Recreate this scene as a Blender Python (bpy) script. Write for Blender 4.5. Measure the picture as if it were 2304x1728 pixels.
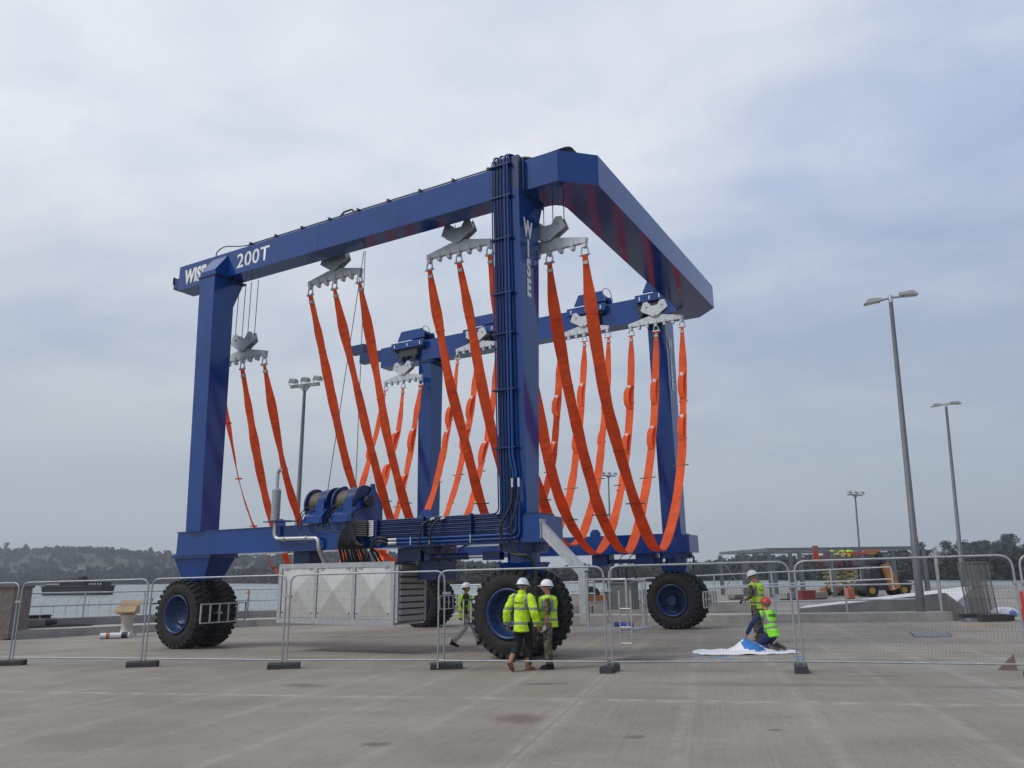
import bpy, bmesh, math, random
from mathutils import Vector as V, Matrix as MX
from mathutils.bvhtree import BVHTree
from mathutils import noise as MN
from math import sin, cos, pi, radians, sqrt
random.seed(7)
SC = bpy.context.scene
for o in list(bpy.data.objects): bpy.data.objects.remove(o)
COL = SC.collection

# ---------------------------------------------------------------- camera, sky, sun, exposure
CH, CF, CP, CR = 1.5, 1714.997, 0.247, 0.013          # eye height, focal length (px of 2304), pitch, roll
cd = bpy.data.cameras.new('camera'); cam = bpy.data.objects.new('camera', cd); COL.objects.link(cam)
cd.sensor_width = 36; cd.lens = CF / 2304 * 36; cd.clip_start = .1; cd.clip_end = 12000
cam.location = (0, 0, CH)
cam.rotation_euler = (MX.Rotation(pi/2 + CP, 3, 'X') @ MX.Rotation(-CR, 3, 'Z')).to_euler()
SC.camera = cam
SC.view_settings.view_transform = 'Standard'; SC.view_settings.look = 'None'
SC.view_settings.exposure = 0.22; SC.view_settings.gamma = 1

SUN_DIR = V((-.72, -.30, .95)).normalized()            # towards the sun
wd = bpy.data.worlds.new("World"); SC.world = wd; wd.use_nodes = True
nt = wd.node_tree; nt.nodes.clear()
def nn(nt, t, **k):
    n = nt.nodes.new(t)
    for a, b in k.items():
        if a == 'inp':
            for i, v in b.items(): n.inputs[i].default_value = v
        else: setattr(n, a, b)
    return n
def ramp(nt, stops, interp='LINEAR'):
    n = nt.nodes.new('ShaderNodeValToRGB'); e = n.color_ramp.elements; n.color_ramp.interpolation = interp
    while len(e) < len(stops): e.new(.5)
    for i, (p, c) in enumerate(stops):
        e[i].position = p; e[i].color = (c[0], c[1], c[2], 1) if hasattr(c, '__len__') else (c, c, c, 1)
    return n
def world():
    L = nt.links
    out = nn(nt, 'ShaderNodeOutputWorld')
    sky = nn(nt, 'ShaderNodeTexSky', sky_type='NISHITA', sun_disc=False)
    sky.sun_elevation = math.asin(SUN_DIR.z); sky.sun_rotation = math.atan2(SUN_DIR.x, SUN_DIR.y)
    bs = nn(nt, 'ShaderNodeBackground', inp={1: .1}); L.new(sky.outputs[0], bs.inputs[0])
    tc = nn(nt, 'ShaderNodeTexCoord'); sp = nn(nt, 'ShaderNodeSeparateXYZ'); L.new(tc.outputs['Generated'], sp.inputs[0])
    za = nn(nt, 'ShaderNodeMath', operation='ADD', inp={1: .22}); L.new(sp.outputs[2], za.inputs[0])
    zm = nn(nt, 'ShaderNodeMath', operation='MAXIMUM', inp={1: .1}); L.new(za.outputs[0], zm.inputs[0])
    dx = nn(nt, 'ShaderNodeMath', operation='DIVIDE'); L.new(sp.outputs[0], dx.inputs[0]); L.new(zm.outputs[0], dx.inputs[1])
    dy = nn(nt, 'ShaderNodeMath', operation='DIVIDE'); L.new(sp.outputs[1], dy.inputs[0]); L.new(zm.outputs[0], dy.inputs[1])
    cb = nn(nt, 'ShaderNodeCombineXYZ'); L.new(dx.outputs[0], cb.inputs[0]); L.new(dy.outputs[0], cb.inputs[1])
    mp = nn(nt, 'ShaderNodeMapping', inp={1: (3.3, 1.2, 0), 2: (0, 0, .5), 3: (.8, 1.15, 1)}); L.new(cb.outputs[0], mp.inputs[0])
    n1 = nn(nt, 'ShaderNodeTexNoise', inp={'Scale': 2.6, 'Detail': 10, 'Roughness': .58, 'Distortion': .25}); L.new(mp.outputs[0], n1.inputs[0])
    n2 = nn(nt, 'ShaderNodeTexNoise', inp={'Scale': .7, 'Detail': 4, 'Roughness': .5}); L.new(mp.outputs[0], n2.inputs[0])
    a = nn(nt, 'ShaderNodeMath', operation='MULTIPLY_ADD', inp={1: .40}); L.new(n1.outputs[0], a.inputs[0])
    m2 = nn(nt, 'ShaderNodeMath', operation='MULTIPLY', inp={1: .75}); L.new(n2.outputs[0], m2.inputs[0]); L.new(m2.outputs[0], a.inputs[2])
    # brighter towards the veiled sun on the left, bluer to the right
    b = nn(nt, 'ShaderNodeMath', operation='MULTIPLY_ADD', inp={1: -.22}); L.new(sp.outputs[0], b.inputs[0]); L.new(a.outputs[0], b.inputs[2])
    cr = ramp(nt, [(.41, (.33, .41, .60)), (.52, (.46, .535, .69)), (.60, (.60, .65, .755)), (.71, (.75, .775, .83))])
    L.new(b.outputs[0], cr.inputs[0])
    hz = ramp(nt, [(.0, 1), (.12, .85), (.30, .38), (.48, 0)]); L.new(sp.outputs[2], hz.inputs[0])
    mx = nn(nt, 'ShaderNodeMix', data_type='RGBA'); mx.inputs[7].default_value = (.375, .42, .465, 1)
    L.new(hz.outputs[0], mx.inputs[0]); L.new(cr.outputs[0], mx.inputs[6])
    bc = nn(nt, 'ShaderNodeBackground', inp={1: .97}); L.new(mx.outputs[2], bc.inputs[0])
    ms = nn(nt, 'ShaderNodeMixShader', inp={0: .93}); L.new(bs.outputs[0], ms.inputs[1]); L.new(bc.outputs[0], ms.inputs[2])
    L.new(ms.outputs[0], out.inputs[0])
world()
sd = bpy.data.lights.new('sun', 'SUN'); sd.energy = 1.5; sd.angle = radians(20); sd.color = (1, .96, .9)
so = bpy.data.objects.new('sun', sd); COL.objects.link(so); so.rotation_euler = (-SUN_DIR).to_track_quat('-Z', 'Y').to_euler(); so.location = (-30, -20, 60)

# ---------------------------------------------------------------- measuring helpers: photograph pixel -> point of the place
def ray(x, y):
    c, s = cos(CR), sin(CR); dx, dy = x - 1152, y - 864
    a = c*dx - s*dy; b = s*dx + c*dy
    return V((a, cos(CP)*CF + sin(CP)*b, sin(CP)*CF - cos(CP)*b))
def gz(x, y): return .008*x - .013*y                    # the yard falls gently to the water
def G(x, y):
    d = ray(x, y); n = V((-.008, .013, 1)); C = V((0, 0, CH)); return C + d * (-(n @ C) / (n @ d))
def D(x, y, Y): d = ray(x, y); return V((0, 0, CH)) + d * (Y / d.y)

# ---------------------------------------------------------------- materials
MATS = {}
def mat(name, base, rough=.6, metal=0, var=.12, vs=3.0, bump=0, bs=40, spec=.5, coat=0, trans=0, base2=None, stretch=None):
    if name in MATS: return MATS[name]
    m = bpy.data.materials.new(name); m.use_nodes = True; t = m.node_tree; L = t.links; P = t.nodes['Principled BSDF']
    P.inputs['Roughness'].default_value = rough; P.inputs['Metallic'].default_value = metal
    P.inputs['Specular IOR Level'].default_value = spec; P.inputs['Coat Weight'].default_value = coat; P.inputs['Coat Roughness'].default_value = .08
    tc = nn(t, 'ShaderNodeTexCoord'); src = tc.outputs['Object']
    if stretch:
        mp = nn(t, 'ShaderNodeMapping', inp={3: stretch}); L.new(src, mp.inputs[0]); src = mp.outputs[0]
    nz = nn(t, 'ShaderNodeTexNoise', inp={'Scale': vs, 'Detail': 6, 'Roughness': .6}); L.new(src, nz.inputs[0])
    lo = tuple(max(0, c*(1-var)) for c in base); hi = tuple(min(1, c*(1+var)) for c in (base2 or base))
    r = ramp(t, [(.32, lo), (.68, hi)]); L.new(nz.outputs[0], r.inputs[0]); L.new(r.outputs[0], P.inputs['Base Color'])
    rr = nn(t, 'ShaderNodeMapRange', inp={3: max(.02, rough-.08), 4: min(1, rough+.1)}); L.new(nz.outputs[0], rr.inputs[0]); L.new(rr.outputs[0], P.inputs['Roughness'])
    if bump:
        nb = nn(t, 'ShaderNodeTexNoise', inp={'Scale': bs, 'Detail': 4}); L.new(src, nb.inputs[0])
        bp = nn(t, 'ShaderNodeBump', inp={'Strength': bump, 'Distance': .02}); L.new(nb.outputs[0], bp.inputs['Height']); L.new(bp.outputs[0], P.inputs['Normal'])
    if trans:
        o = t.nodes['Material Output']; tr = nn(t, 'ShaderNodeBsdfTranslucent'); L.new(r.outputs[0], tr.inputs[0])
        ms = nn(t, 'ShaderNodeMixShader', inp={0: trans}); L.new(P.outputs[0], ms.inputs[1]); L.new(tr.outputs[0], ms.inputs[2]); L.new(ms.outputs[0], o.inputs[0])
    MATS[name] = m; return m
BLUE = mat('blue_paint', (.0016, .043, .215), .115, var=.16, vs=.7, bump=.03, bs=.9, coat=.18)
NAVY = mat('navy_paint', (.003, .026, .115), .28, var=.12, vs=2)
RIMB = mat('rim_blue', (.005, .030, .105), .4, var=.3, vs=6)
WHITE = mat('white_lettering', (.8, .8, .79), .5, var=.05)
GALV = mat('galvanised_steel', (.50, .52, .54), .42, .65, var=.16, vs=9, bump=.05)
GALVD = mat('dull_galvanised_steel', (.36, .38, .40), .5, .5, var=.15, vs=7)
ALU = mat('bright_panel', (.70, .69, .66), .34, .75, var=.07, vs=4)
RUB = mat('tyre_rubber', (.022, .021, .021), .75, var=.4, vs=5, bump=.15, bs=60, spec=.3)
BLK = mat('black_hose', (.012, .012, .013), .45, var=.3)
DARK = mat('dark_steel', (.03, .03, .034), .55, var=.3)
ORG = mat('orange_webbing', (.95, .18, .06), .7, var=.15, vs=3.0, bump=.25, bs=7, spec=.2, trans=.45)
OLIVE = mat('olive_bar', (.10, .11, .06), .6)
CHROME = mat('chrome_rod', (.75, .75, .76), .15, 1)
CONC = mat('pale_concrete', (.36, .345, .315), .85, var=.2, vs=1.5, bump=.2, bs=25)
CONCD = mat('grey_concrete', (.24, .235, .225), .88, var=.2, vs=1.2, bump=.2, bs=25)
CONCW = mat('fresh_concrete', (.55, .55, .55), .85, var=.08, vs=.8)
ROPE = mat('wire_rope', (.085, .078, .056), .55, .2, var=.3, vs=20)
DULLW = mat('dull_mesh_wire', (.19, .19, .18), .6, .2)
FOOT = mat('recycled_rubber', (.05, .05, .052), .85, var=.3, vs=10)
STEELG = mat('grey_primer_steel', (.135, .15, .17), .55, var=.12)
SKIN = mat('skin', (.42, .20, .14), .55, var=.12, vs=14)
HATW = mat('white_plastic', (.78, .79, .8), .3, var=.03)
HATR = mat('red_plastic', (.45, .03, .03), .35, var=.06)
HAIR = mat('grey_hair', (.18, .16, .15), .8)
CAMO = None
TAN = mat('tan_leather', (.30, .17, .10), .8, var=.2, vs=8)
BLKC = mat('black_cloth', (.007, .0075, .010), .85, var=.3, vs=8, bump=.3, bs=18)
NAVYC = mat('navy_cloth', (.015, .028, .10), .85, var=.25, vs=8, bump=.3, bs=18)
GREYC = mat('grey_cloth', (.46, .44, .44), .85, var=.12, vs=9, bump=.3, bs=16)
WOODG = mat('weathered_ply', (.20, .16, .14), .8, var=.25, vs=6)
CARD = mat('cardboard', (.46, .33, .19), .8, var=.12)
SIGNR = mat('red_board', (.55, .05, .04), .6)
JCB = mat('machine_orange', (.38, .15, .035), .55, var=.2)
SCIS = mat('pale_yellow_steel', (.42, .37, .16), .5, var=.2)
GLASS = mat('dark_glass', (.02, .03, .035), .08, var=.1)
PEBBLE = mat('plastic_sack', (.72, .74, .78), .4, var=.1)
YEL = mat('yellow_paint', (.62, .42, .03), .7, var=.2)
BLUEP = mat('blue_spray_paint', (.03, .22, .5), .7, var=.3)
LAMPG = mat('lamp_housing', (.30, .31, .31), .5, .1)
POLE = mat('weathered_lamp_column', (.125, .135, .145), .55, .15, var=.15, vs=3)
WIRE = mat('fence_wire', (.075, .08, .08), .5, .3)

def camo():
    m = bpy.data.materials.new('camouflage_cloth'); m.use_nodes = True; t = m.node_tree; L = t.links; P = t.nodes['Principled BSDF']
    tc = nn(t, 'ShaderNodeTexCoord'); nz = nn(t, 'ShaderNodeTexNoise', inp={'Scale': 17, 'Detail': 2, 'Distortion': .6}); L.new(tc.outputs['Object'], nz.inputs[0])
    r = ramp(t, [(.36, (.035, .035, .025)), (.45, (.09, .085, .05)), (.53, (.15, .125, .085)), (.62, (.25, .21, .15))], 'CONSTANT'); L.new(nz.outputs[0], r.inputs[0])
    L.new(r.outputs[0], P.inputs['Base Color']); P.inputs['Roughness'].default_value = .9; return m
CAMO = camo()
def hivis(name, col, bands, braces=True, bx=(.112, .165)):
    """fluorescent cloth with grey reflective tape at given heights (object space) and two braces"""
    m = bpy.data.materials.new(name); m.use_nodes = True; t = m.node_tree; L = t.links; P = t.nodes['Principled BSDF']
    tc = nn(t, 'ShaderNodeTexCoord'); sp = nn(t, 'ShaderNodeSeparateXYZ'); L.new(tc.outputs['Object'], sp.inputs[0])
    def rng(sock, lo, hi):
        c = nn(t, 'ShaderNodeMath', operation='COMPARE', inp={1: (lo+hi)/2, 2: (hi-lo)/2}); L.new(sock, c.inputs[0]); return c.outputs[0]
    acc = None
    def addm(s):
        nonlocal acc
        if acc is None: acc = s
        else:
            a = nn(t, 'ShaderNodeMath', operation='MAXIMUM'); L.new(acc, a.inputs[0]); L.new(s, a.inputs[1]); acc = a.outputs[0]
    for lo, hi in bands: addm(rng(sp.outputs[2], lo, hi))
    if braces:
        ab = nn(t, 'ShaderNodeMath', operation='ABSOLUTE'); L.new(sp.outputs[0], ab.inputs[0]); s1 = rng(ab.outputs[0], *bx)
        s2 = rng(sp.outputs[2], bands[-1][0], 1.6); a = nn(t, 'ShaderNodeMath', operation='MULTIPLY'); L.new(s1, a.inputs[0]); L.new(s2, a.inputs[1]); addm(a.outputs[0])
    nz = nn(t, 'ShaderNodeTexNoise', inp={'Scale': 9, 'Detail': 4}); L.new(tc.outputs['Object'], nz.inputs[0])
    r = ramp(t, [(.3, tuple(c*.8 for c in col)), (.7, col)]); L.new(nz.outputs[0], r.inputs[0])
    mx = nn(t, 'ShaderNodeMix', data_type='RGBA'); L.new(acc, mx.inputs[0]); L.new(r.outputs[0], mx.inputs[6]); mx.inputs[7].default_value = (.24, .26, .25, 1)
    L.new(mx.outputs[2], P.inputs['Base Color']); P.inputs['Roughness'].default_value = .75
    nb = nn(t, 'ShaderNodeTexNoise', inp={'Scale': 14, 'Detail': 3, 'Distortion': .6}); L.new(tc.outputs['Object'], nb.inputs[0])
    bp = nn(t, 'ShaderNodeBump', inp={'Strength': .6, 'Distance': .03}); L.new(nb.outputs[0], bp.inputs['Height']); L.new(bp.outputs[0], P.inputs['Normal'])
    return m
HVY = hivis('yellow_hi_vis_jacket', (.62, .93, .02), [(.875, .93), (1.16, 1.215)])
HVV = hivis('yellow_hi_vis_vest', (.56, .88, .03), [(.955, 1.01), (1.14, 1.195)])
HVG = hivis('green_hi_vis_vest', (.30, .90, .03), [(1.02, 1.075), (1.14, 1.195)])
HVP = hivis('plain_hi_vis_vest', (.56, .88, .03), [(.955, 1.01)], False)

# ---------------------------------------------------------------- mesh builder
class MB:
    def __init__(s): s.v = []; s.f = []; s.sm = []
    def add(s, vs, fs, smooth=False):
        o = len(s.v); s.v += [V(p) for p in vs]; s.f += [tuple(o+i for i in f) for f in fs]; s.sm += [smooth]*len(fs); return s
    def box(s, a, b, M=None):
        x0, y0, z0 = a; x1, y1, z1 = b
        if x0 > x1: x0, x1 = x1, x0
        if y0 > y1: y0, y1 = y1, y0
        if z0 > z1: z0, z1 = z1, z0
        p = [(x0,y0,z0),(x1,y0,z0),(x1,y1,z0),(x0,y1,z0),(x0,y0,z1),(x1,y0,z1),(x1,y1,z1),(x0,y1,z1)]
        if M: p = [M @ V(q) for q in p]
        return s.add(p, [(3,2,1,0),(4,5,6,7),(0,1,5,4),(1,2,6,5),(2,3,7,6),(3,0,4,7)])
    def hexa(s, bot, top): return s.add(list(bot)+list(top), [(3,2,1,0),(4,5,6,7),(0,1,5,4),(1,2,6,5),(2,3,7,6),(3,0,4,7)])
    def prism(s, poly, fn, a, b):
        """polygon (2D) extruded: fn(x, y, t) -> point, t from a to b"""
        n = len(poly); p = [fn(x, y, a) for x, y in poly] + [fn(x, y, b) for x, y in poly]
        return s.add(p, [tuple(range(n))[::-1], tuple(range(n, 2*n))] + [(i, (i+1) % n, n+(i+1) % n, n+i) for i in range(n)])
    def tube(s, pts, r, n=8, caps=True, smooth=True, flat=None):
        pts = [V(p) for p in pts]; m = len(pts)
        rs = r if hasattr(r, '__len__') else [r]*m
        t0 = (pts[1]-pts[0]).normalized(); a = V((0,0,1)) if abs(t0.z) < .9 else V((1,0,0))
        nx = (a - t0*(a @ t0)).normalized(); vs = []
        for i, p in enumerate(pts):
            t = (pts[min(i+1, m-1)] - pts[max(i-1, 0)]).normalized()
            nx = (nx - t*(nx @ t)).normalized(); ny = t.cross(nx)
            rx, ry = rs[i] if hasattr(rs[i], '__len__') else (rs[i], rs[i])
            for k in range(n):
                q = 2*pi*k/n; vs.append(p + nx*(cos(q)*rx) + ny*(sin(q)*ry))
        fs = [(i*n+k, i*n+(k+1) % n, (i+1)*n+(k+1) % n, (i+1)*n+k) for i in range(m-1) for k in range(n)]
        s.add(vs, fs, smooth)
        if caps: s.add([vs[k] for k in range(n)], [tuple(range(n))[::-1]]); s.add([vs[(m-1)*n+k] for k in range(n)], [tuple(range(n))])
        return s
    def cyl(s, a, b, r, n=16, r2=None, smooth=True): return s.tube([a, b], [r, r if r2 is None else r2], n, True, smooth)
    def lathe(s, prof, fn, n=32, closed=True, smooth=True):
        """profile [(radius, height)], fn(r, ang, h) -> point"""
        m = len(prof); vs = [fn(r, 2*pi*k/n, h) for r, h in prof for k in range(n)]
        q = m if closed else m-1
        return s.add(vs, [(i*n+k, i*n+(k+1) % n, ((i+1) % m)*n+(k+1) % n, ((i+1) % m)*n+k) for i in range(q) for k in range(n)], smooth)
    def ell(s, c, r, n=12, M=None, smooth=True):
        c = V(c); vs = []; h = n//2
        for i in range(1, h):
            a = pi*i/h
            for k in range(n): vs.append(V((r[0]*sin(a)*cos(2*pi*k/n), r[1]*sin(a)*sin(2*pi*k/n), r[2]*cos(a))))
        vs += [V((0,0,r[2])), V((0,0,-r[2]))]; N = (h-1)*n
        if M: vs = [M @ p for p in vs]
        fs = [(i*n+k, (i+1)*n+k, (i+1)*n+(k+1) % n, i*n+(k+1) % n) for i in range(h-2) for k in range(n)]
        fs += [(N, k, (k+1) % n) for k in range(n)] + [(N+1, (h-2)*n+(k+1) % n, (h-2)*n+k) for k in range(n)]
        return s.add([p+c for p in vs], fs, smooth)
    def merge(s, o): return s.add(o.v, [], False) if False else s._m(o)
    def _m(s, o):
        k = len(s.v); s.v += o.v; s.f += [tuple(k+i for i in f) for f in o.f]; s.sm += o.sm; return s
    def each(s, name, m, parent=None, tol=.004):
        """one object for every group of touching shapes"""
        par = list(range(len(s.v)))
        def find(i):
            while par[i] != i: par[i] = par[par[i]]; i = par[i]
            return i
        for f in s.f:
            for i in f[1:]: par[find(i)] = find(f[0])
        isl = {}
        for k, f in enumerate(s.f): isl.setdefault(find(f[0]), []).append(k)
        boxes = []
        for fs in isl.values():
            vs = [s.v[i] for k in fs for i in s.f[k]]
            lo = V([min(v[a] for v in vs)-tol for a in range(3)]); hi = V([max(v[a] for v in vs)+tol for a in range(3)]); grp = [fs, lo, hi]
            for g in [g for g in boxes if all(g[1][a] <= hi[a] and g[2][a] >= lo[a] for a in range(3))]:
                boxes.remove(g); grp = [grp[0]+g[0], V([min(grp[1][a], g[1][a]) for a in range(3)]), V([max(grp[2][a], g[2][a]) for a in range(3)])]
            boxes.append(grp)
        out = []
        for fs, lo, hi in boxes:
            q = MB(); mp = {}
            for k in fs:
                for i in s.f[k]:
                    if i not in mp: mp[i] = len(q.v); q.v.append(s.v[i])
                q.f.append(tuple(mp[i] for i in s.f[k])); q.sm.append(s.sm[k])
            out.append(q.build(name, m, parent))
        return out
    def build(s, name, m, parent=None, loc=None, rot=None, fix=True):
        me = bpy.data.meshes.new(name); me.from_pydata([tuple(p) for p in s.v], [], s.f)
        me.polygons.foreach_set('use_smooth', s.sm)
        if fix:
            b = bmesh.new(); b.from_mesh(me); bmesh.ops.recalc_face_normals(b, faces=b.faces); b.to_mesh(me); b.free()
        me.materials.append(m); o = bpy.data.objects.new(name, me); COL.objects.link(o)
        if parent: o.parent = parent
        if loc is not None: o.location = loc
        if rot is not None: o.rotation_euler = rot
        return o
def tag(o, label=None, cat=None, group=None, kind=None):
    for k, v in (('label', label), ('category', cat), ('group', group), ('kind', kind)):
        if v: o[k] = v
    return o
def thing(name, label, cat, loc=(0,0,0), rz=0, group=None):
    o = bpy.data.objects.new(name, None); COL.objects.link(o); o.location = loc; o.rotation_euler = (0,0,rz); o.empty_display_size = .3
    return tag(o, label, cat, group)
def structure(o): o['kind'] = 'structure'; return o
def copy_tree(o, parent=None):
    c = o.copy(); COL.objects.link(c)
    if parent: c.parent = parent
    for ch in list(o.children): copy_tree(ch, c)
    return c
def spline(pts, n):
    pts = [V(p) for p in pts]; P = [pts[0]*2-pts[1]] + pts + [pts[-1]*2-pts[-2]]; out = []
    L = [0]
    for i in range(len(pts)-1): L.append(L[-1] + (pts[i+1]-pts[i]).length)
    for k in range(n+1):
        d = L[-1]*k/n; i = 0
        while i < len(pts)-2 and L[i+1] < d: i += 1
        t = (d-L[i]) / max(1e-9, L[i+1]-L[i]); a, b, c, e = P[i:i+4]
        out.append(.5*((2*b) + (c-a)*t + (2*a-5*b+4*c-e)*t*t + (3*b-a-3*c+e)*t*t*t))
    return out
def arcpath(pts, r, k=4):
    """polyline with rounded corners"""
    pts = [V(p) for p in pts]; out = [pts[0]]
    for i in range(1, len(pts)-1):
        a, b, c = pts[i-1], pts[i], pts[i+1]; d1 = (a-b); d2 = (c-b); q = min(r, d1.length*.49, d2.length*.49)
        p, e = b+d1.normalized()*q, b+d2.normalized()*q
        for j in range(k+1):
            t = j/k; out.append(p*(1-t)**2 + b*2*t*(1-t) + e*t*t)
    return out + [pts[-1]]
def text_mesh(body, size, name, m, parent, fn, shear=0, bold=0, sx=1, depth=.0):
    """flat lettering; fn(x, y) -> point (x along the line from its middle, y up from the baseline)"""
    cu = bpy.data.curves.new(name, 'FONT'); cu.body = body; cu.size = size; cu.align_x = 'CENTER'; cu.shear = shear; cu.offset = bold; cu.fill_mode = 'FRONT'; cu.space_character = 1.06; cu.resolution_u = 4
    t = bpy.data.objects.new(name, cu); COL.objects.link(t)
    me = bpy.data.meshes.new_from_object(t.evaluated_get(bpy.context.evaluated_depsgraph_get())); bpy.data.objects.remove(t); bpy.data.curves.remove(cu)
    for v in me.vertices: v.co = fn(v.co.x*sx, v.co.y)
    me.materials.clear(); me.materials.append(m); me.name = name
    o = bpy.data.objects.new(name, me); COL.objects.link(o); o.parent = parent; return o
def fuse(mb, name, m, parent, voxel=.012, smooth=6, M=None, crease=0):
    """weld overlapping closed shapes into one continuous surface"""
    o = mb.build(name, m, None)
    r = o.modifiers.new('r', 'REMESH'); r.mode = 'VOXEL'; r.voxel_size = voxel; r.use_smooth_shade = True
    s = o.modifiers.new('s', 'SMOOTH'); s.iterations = smooth; s.factor = .5
    dg = bpy.context.evaluated_depsgraph_get(); me = bpy.data.meshes.new_from_object(o.evaluated_get(dg))
    old = o.data; o.modifiers.clear(); o.data = me; bpy.data.meshes.remove(old); me.name = name
    if not me.materials: me.materials.append(m)
    if crease:                                                      # folds of the cloth
        for v, n in [(v, v.normal.copy()) for v in me.vertices]:
            p = v.co; d = MN.noise(V((p.x*11+3, p.y*11, p.z*17)))+.6*MN.noise(V((p.x*24, p.y*24+7, p.z*33-p.x*20))); v.co = p + n*(d*crease)
    o.parent = parent
    if M: o.matrix_local = M
    return o

# ---------------------------------------------------------------- the yard, the quay edge, the water
def yard_material():
    m = bpy.data.materials.new('yard_concrete'); m.use_nodes = True; t = m.node_tree; L = t.links; P = t.nodes['Principled BSDF']
    tc = nn(t, 'ShaderNodeTexCoord')
    mp = nn(t, 'ShaderNodeMapping', vector_type='POINT', inp={2: (0, 0, radians(14))}); L.new(tc.outputs['Object'], mp.inputs[0])
    def noise(scale, detail, stretch=None, rough=.6, dist=0):
        s = mp.outputs[0]
        if stretch: q = nn(t, 'ShaderNodeMapping', inp={3: stretch}); L.new(s, q.inputs[0]); s = q.outputs[0]
        n = nn(t, 'ShaderNodeTexNoise', inp={'Scale': scale, 'Detail': detail, 'Roughness': rough, 'Distortion': dist}); L.new(s, n.inputs[0]); return n.outputs[0]
    def mix(fac, a, b, mode='MIX'):
        q = nn(t, 'ShaderNodeMix', data_type='RGBA', blend_type=mode)
        for sock, v in ((q.inputs[0], fac), (q.inputs[6], a), (q.inputs[7], b)):
            if hasattr(v, 'links'): L.new(v, sock)
            else: sock.default_value = v
        return q.outputs[2]
    base = ramp(t, [(.3, (.205, .184, .152)), (.5, (.252, .227, .190)), (.72, (.298, .272, .232))]); L.new(noise(.28, 7), base.inputs[0])
    streak = ramp(t, [(.30, .90), (.5, 1.0), (.72, 1.06)]); L.new(noise(1.0, 5, (26, .55, 1)), streak.inputs[0])       # tamped ridges
    streak2 = ramp(t, [(.33, .88), (.55, 1.0), (.75, 1.08)]); L.new(noise(1.0, 5, (.5, .9, 1), .6, .8), streak2.inputs[0])  # damp bands
    fine = ramp(t, [(.25, .80), (.75, 1.17)]); L.new(noise(38, 3), fine.inputs[0])
    c = mix(1, base.outputs[0], streak.outputs[0], 'MULTIPLY'); c = mix(1, c, streak2.outputs[0], 'MULTIPLY'); c = mix(1, c, fine.outputs[0], 'MULTIPLY')
    sp = nn(t, 'ShaderNodeSeparateXYZ'); L.new(mp.outputs[0], sp.inputs[0])
    def lines(sock, period, off, w):
        a = nn(t, 'ShaderNodeMath', operation='ADD', inp={1: off}); L.new(sock, a.inputs[0])
        a2 = nn(t, 'ShaderNodeMath', operation='PINGPONG', inp={1: period/2}); L.new(a.outputs[0], a2.inputs[0])
        b = nn(t, 'ShaderNodeMapRange', inp={1: 0, 2: w, 3: 1, 4: 0}); L.new(a2.outputs[0], b.inputs[0]); return b.outputs[0]
    wob = noise(3, 3)
    def patchy(s, k=1.0):
        q = nn(t, 'ShaderNodeMath', operation='MULTIPLY'); r = ramp(t, [(.42, .1), (.6, k)]); L.new(wob, r.inputs[0]); L.new(s, q.inputs[0]); L.new(r.outputs[0], q.inputs[1]); return q.outputs[0]
    jx = lines(sp.outputs[0], 5.6, 1.9, .12); jy = lines(sp.outputs[1], 6.2, -10.95, .20)
    c = mix(patchy(jx, .5), c, (.36, .34, .31, 1)); c = mix(patchy(jy, .85), c, (.40, .37, .32, 1))
    c = mix(patchy(lines(sp.outputs[0], 5.6, 1.85, .03), .8), c, (.09, .085, .08, 1)); c = mix(patchy(lines(sp.outputs[1], 6.2, -10.90, .03), .8), c, (.09, .085, .08, 1))
    tw = lines(sp.outputs[0], 1.4, .4, .13); c = mix(patchy(tw, .38), c, (.38, .35, .31, 1))
    def spot(cx, cy, rx, ry, col, k, ang=0):
        q = nn(t, 'ShaderNodeMapping', vector_type='TEXTURE', inp={1: (cx, cy, 0), 2: (0, 0, ang), 3: (rx, ry, 1)}); L.new(tc.outputs['Object'], q.inputs[0])
        s2 = nn(t, 'ShaderNodeSeparateXYZ'); L.new(q.outputs[0], s2.inputs[0]); cb = nn(t, 'ShaderNodeCombineXYZ'); L.new(s2.outputs[0], cb.inputs[0]); L.new(s2.outputs[1], cb.inputs[1])
        ln = nn(t, 'ShaderNodeVectorMath', operation='LENGTH'); L.new(cb.outputs[0], ln.inputs[0])
        a = nn(t, 'ShaderNodeMath', operation='MULTIPLY_ADD', inp={1: 1.6}); L.new(noise(7, 4), a.inputs[0]); L.new(ln.outputs[1], a.inputs[2])
        r = ramp(t, [(0, k), (1, k), (1, 0)]); mr = nn(t, 'ShaderNodeMapRange', inp={1: 1.3, 2: 2.1, 3: k, 4: 0}); L.new(a.outputs[0], mr.inputs[0])
        return mr.outputs[0], col
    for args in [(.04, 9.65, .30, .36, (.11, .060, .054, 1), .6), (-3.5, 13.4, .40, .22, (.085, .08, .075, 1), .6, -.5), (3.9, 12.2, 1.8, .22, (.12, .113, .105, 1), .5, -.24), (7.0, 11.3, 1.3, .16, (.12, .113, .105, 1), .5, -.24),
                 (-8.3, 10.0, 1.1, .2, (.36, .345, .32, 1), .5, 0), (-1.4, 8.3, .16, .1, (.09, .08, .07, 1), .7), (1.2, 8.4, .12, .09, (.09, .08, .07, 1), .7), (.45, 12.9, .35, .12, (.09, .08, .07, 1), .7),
                 (2.7, 8.6, .07, .07, (.1, .07, .06, 1), .7), (5.9, 13.0, .5, .1, (.1, .09, .08, 1), .5), (-5.6, 18.6, 1.6, .5, (.10, .095, .09, 1), .45), (4.6, 20.5, 1.3, .3, (.14, .132, .12, 1), .5, -.5), (9.2, 16.6, .5, .07, (.09, .085, .08, 1), .7, -.8)]:
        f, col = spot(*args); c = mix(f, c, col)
    L.new(c, P.inputs['Base Color']); P.inputs['Roughness'].default_value = .82; P.inputs['Specular IOR Level'].default_value = .35
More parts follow.
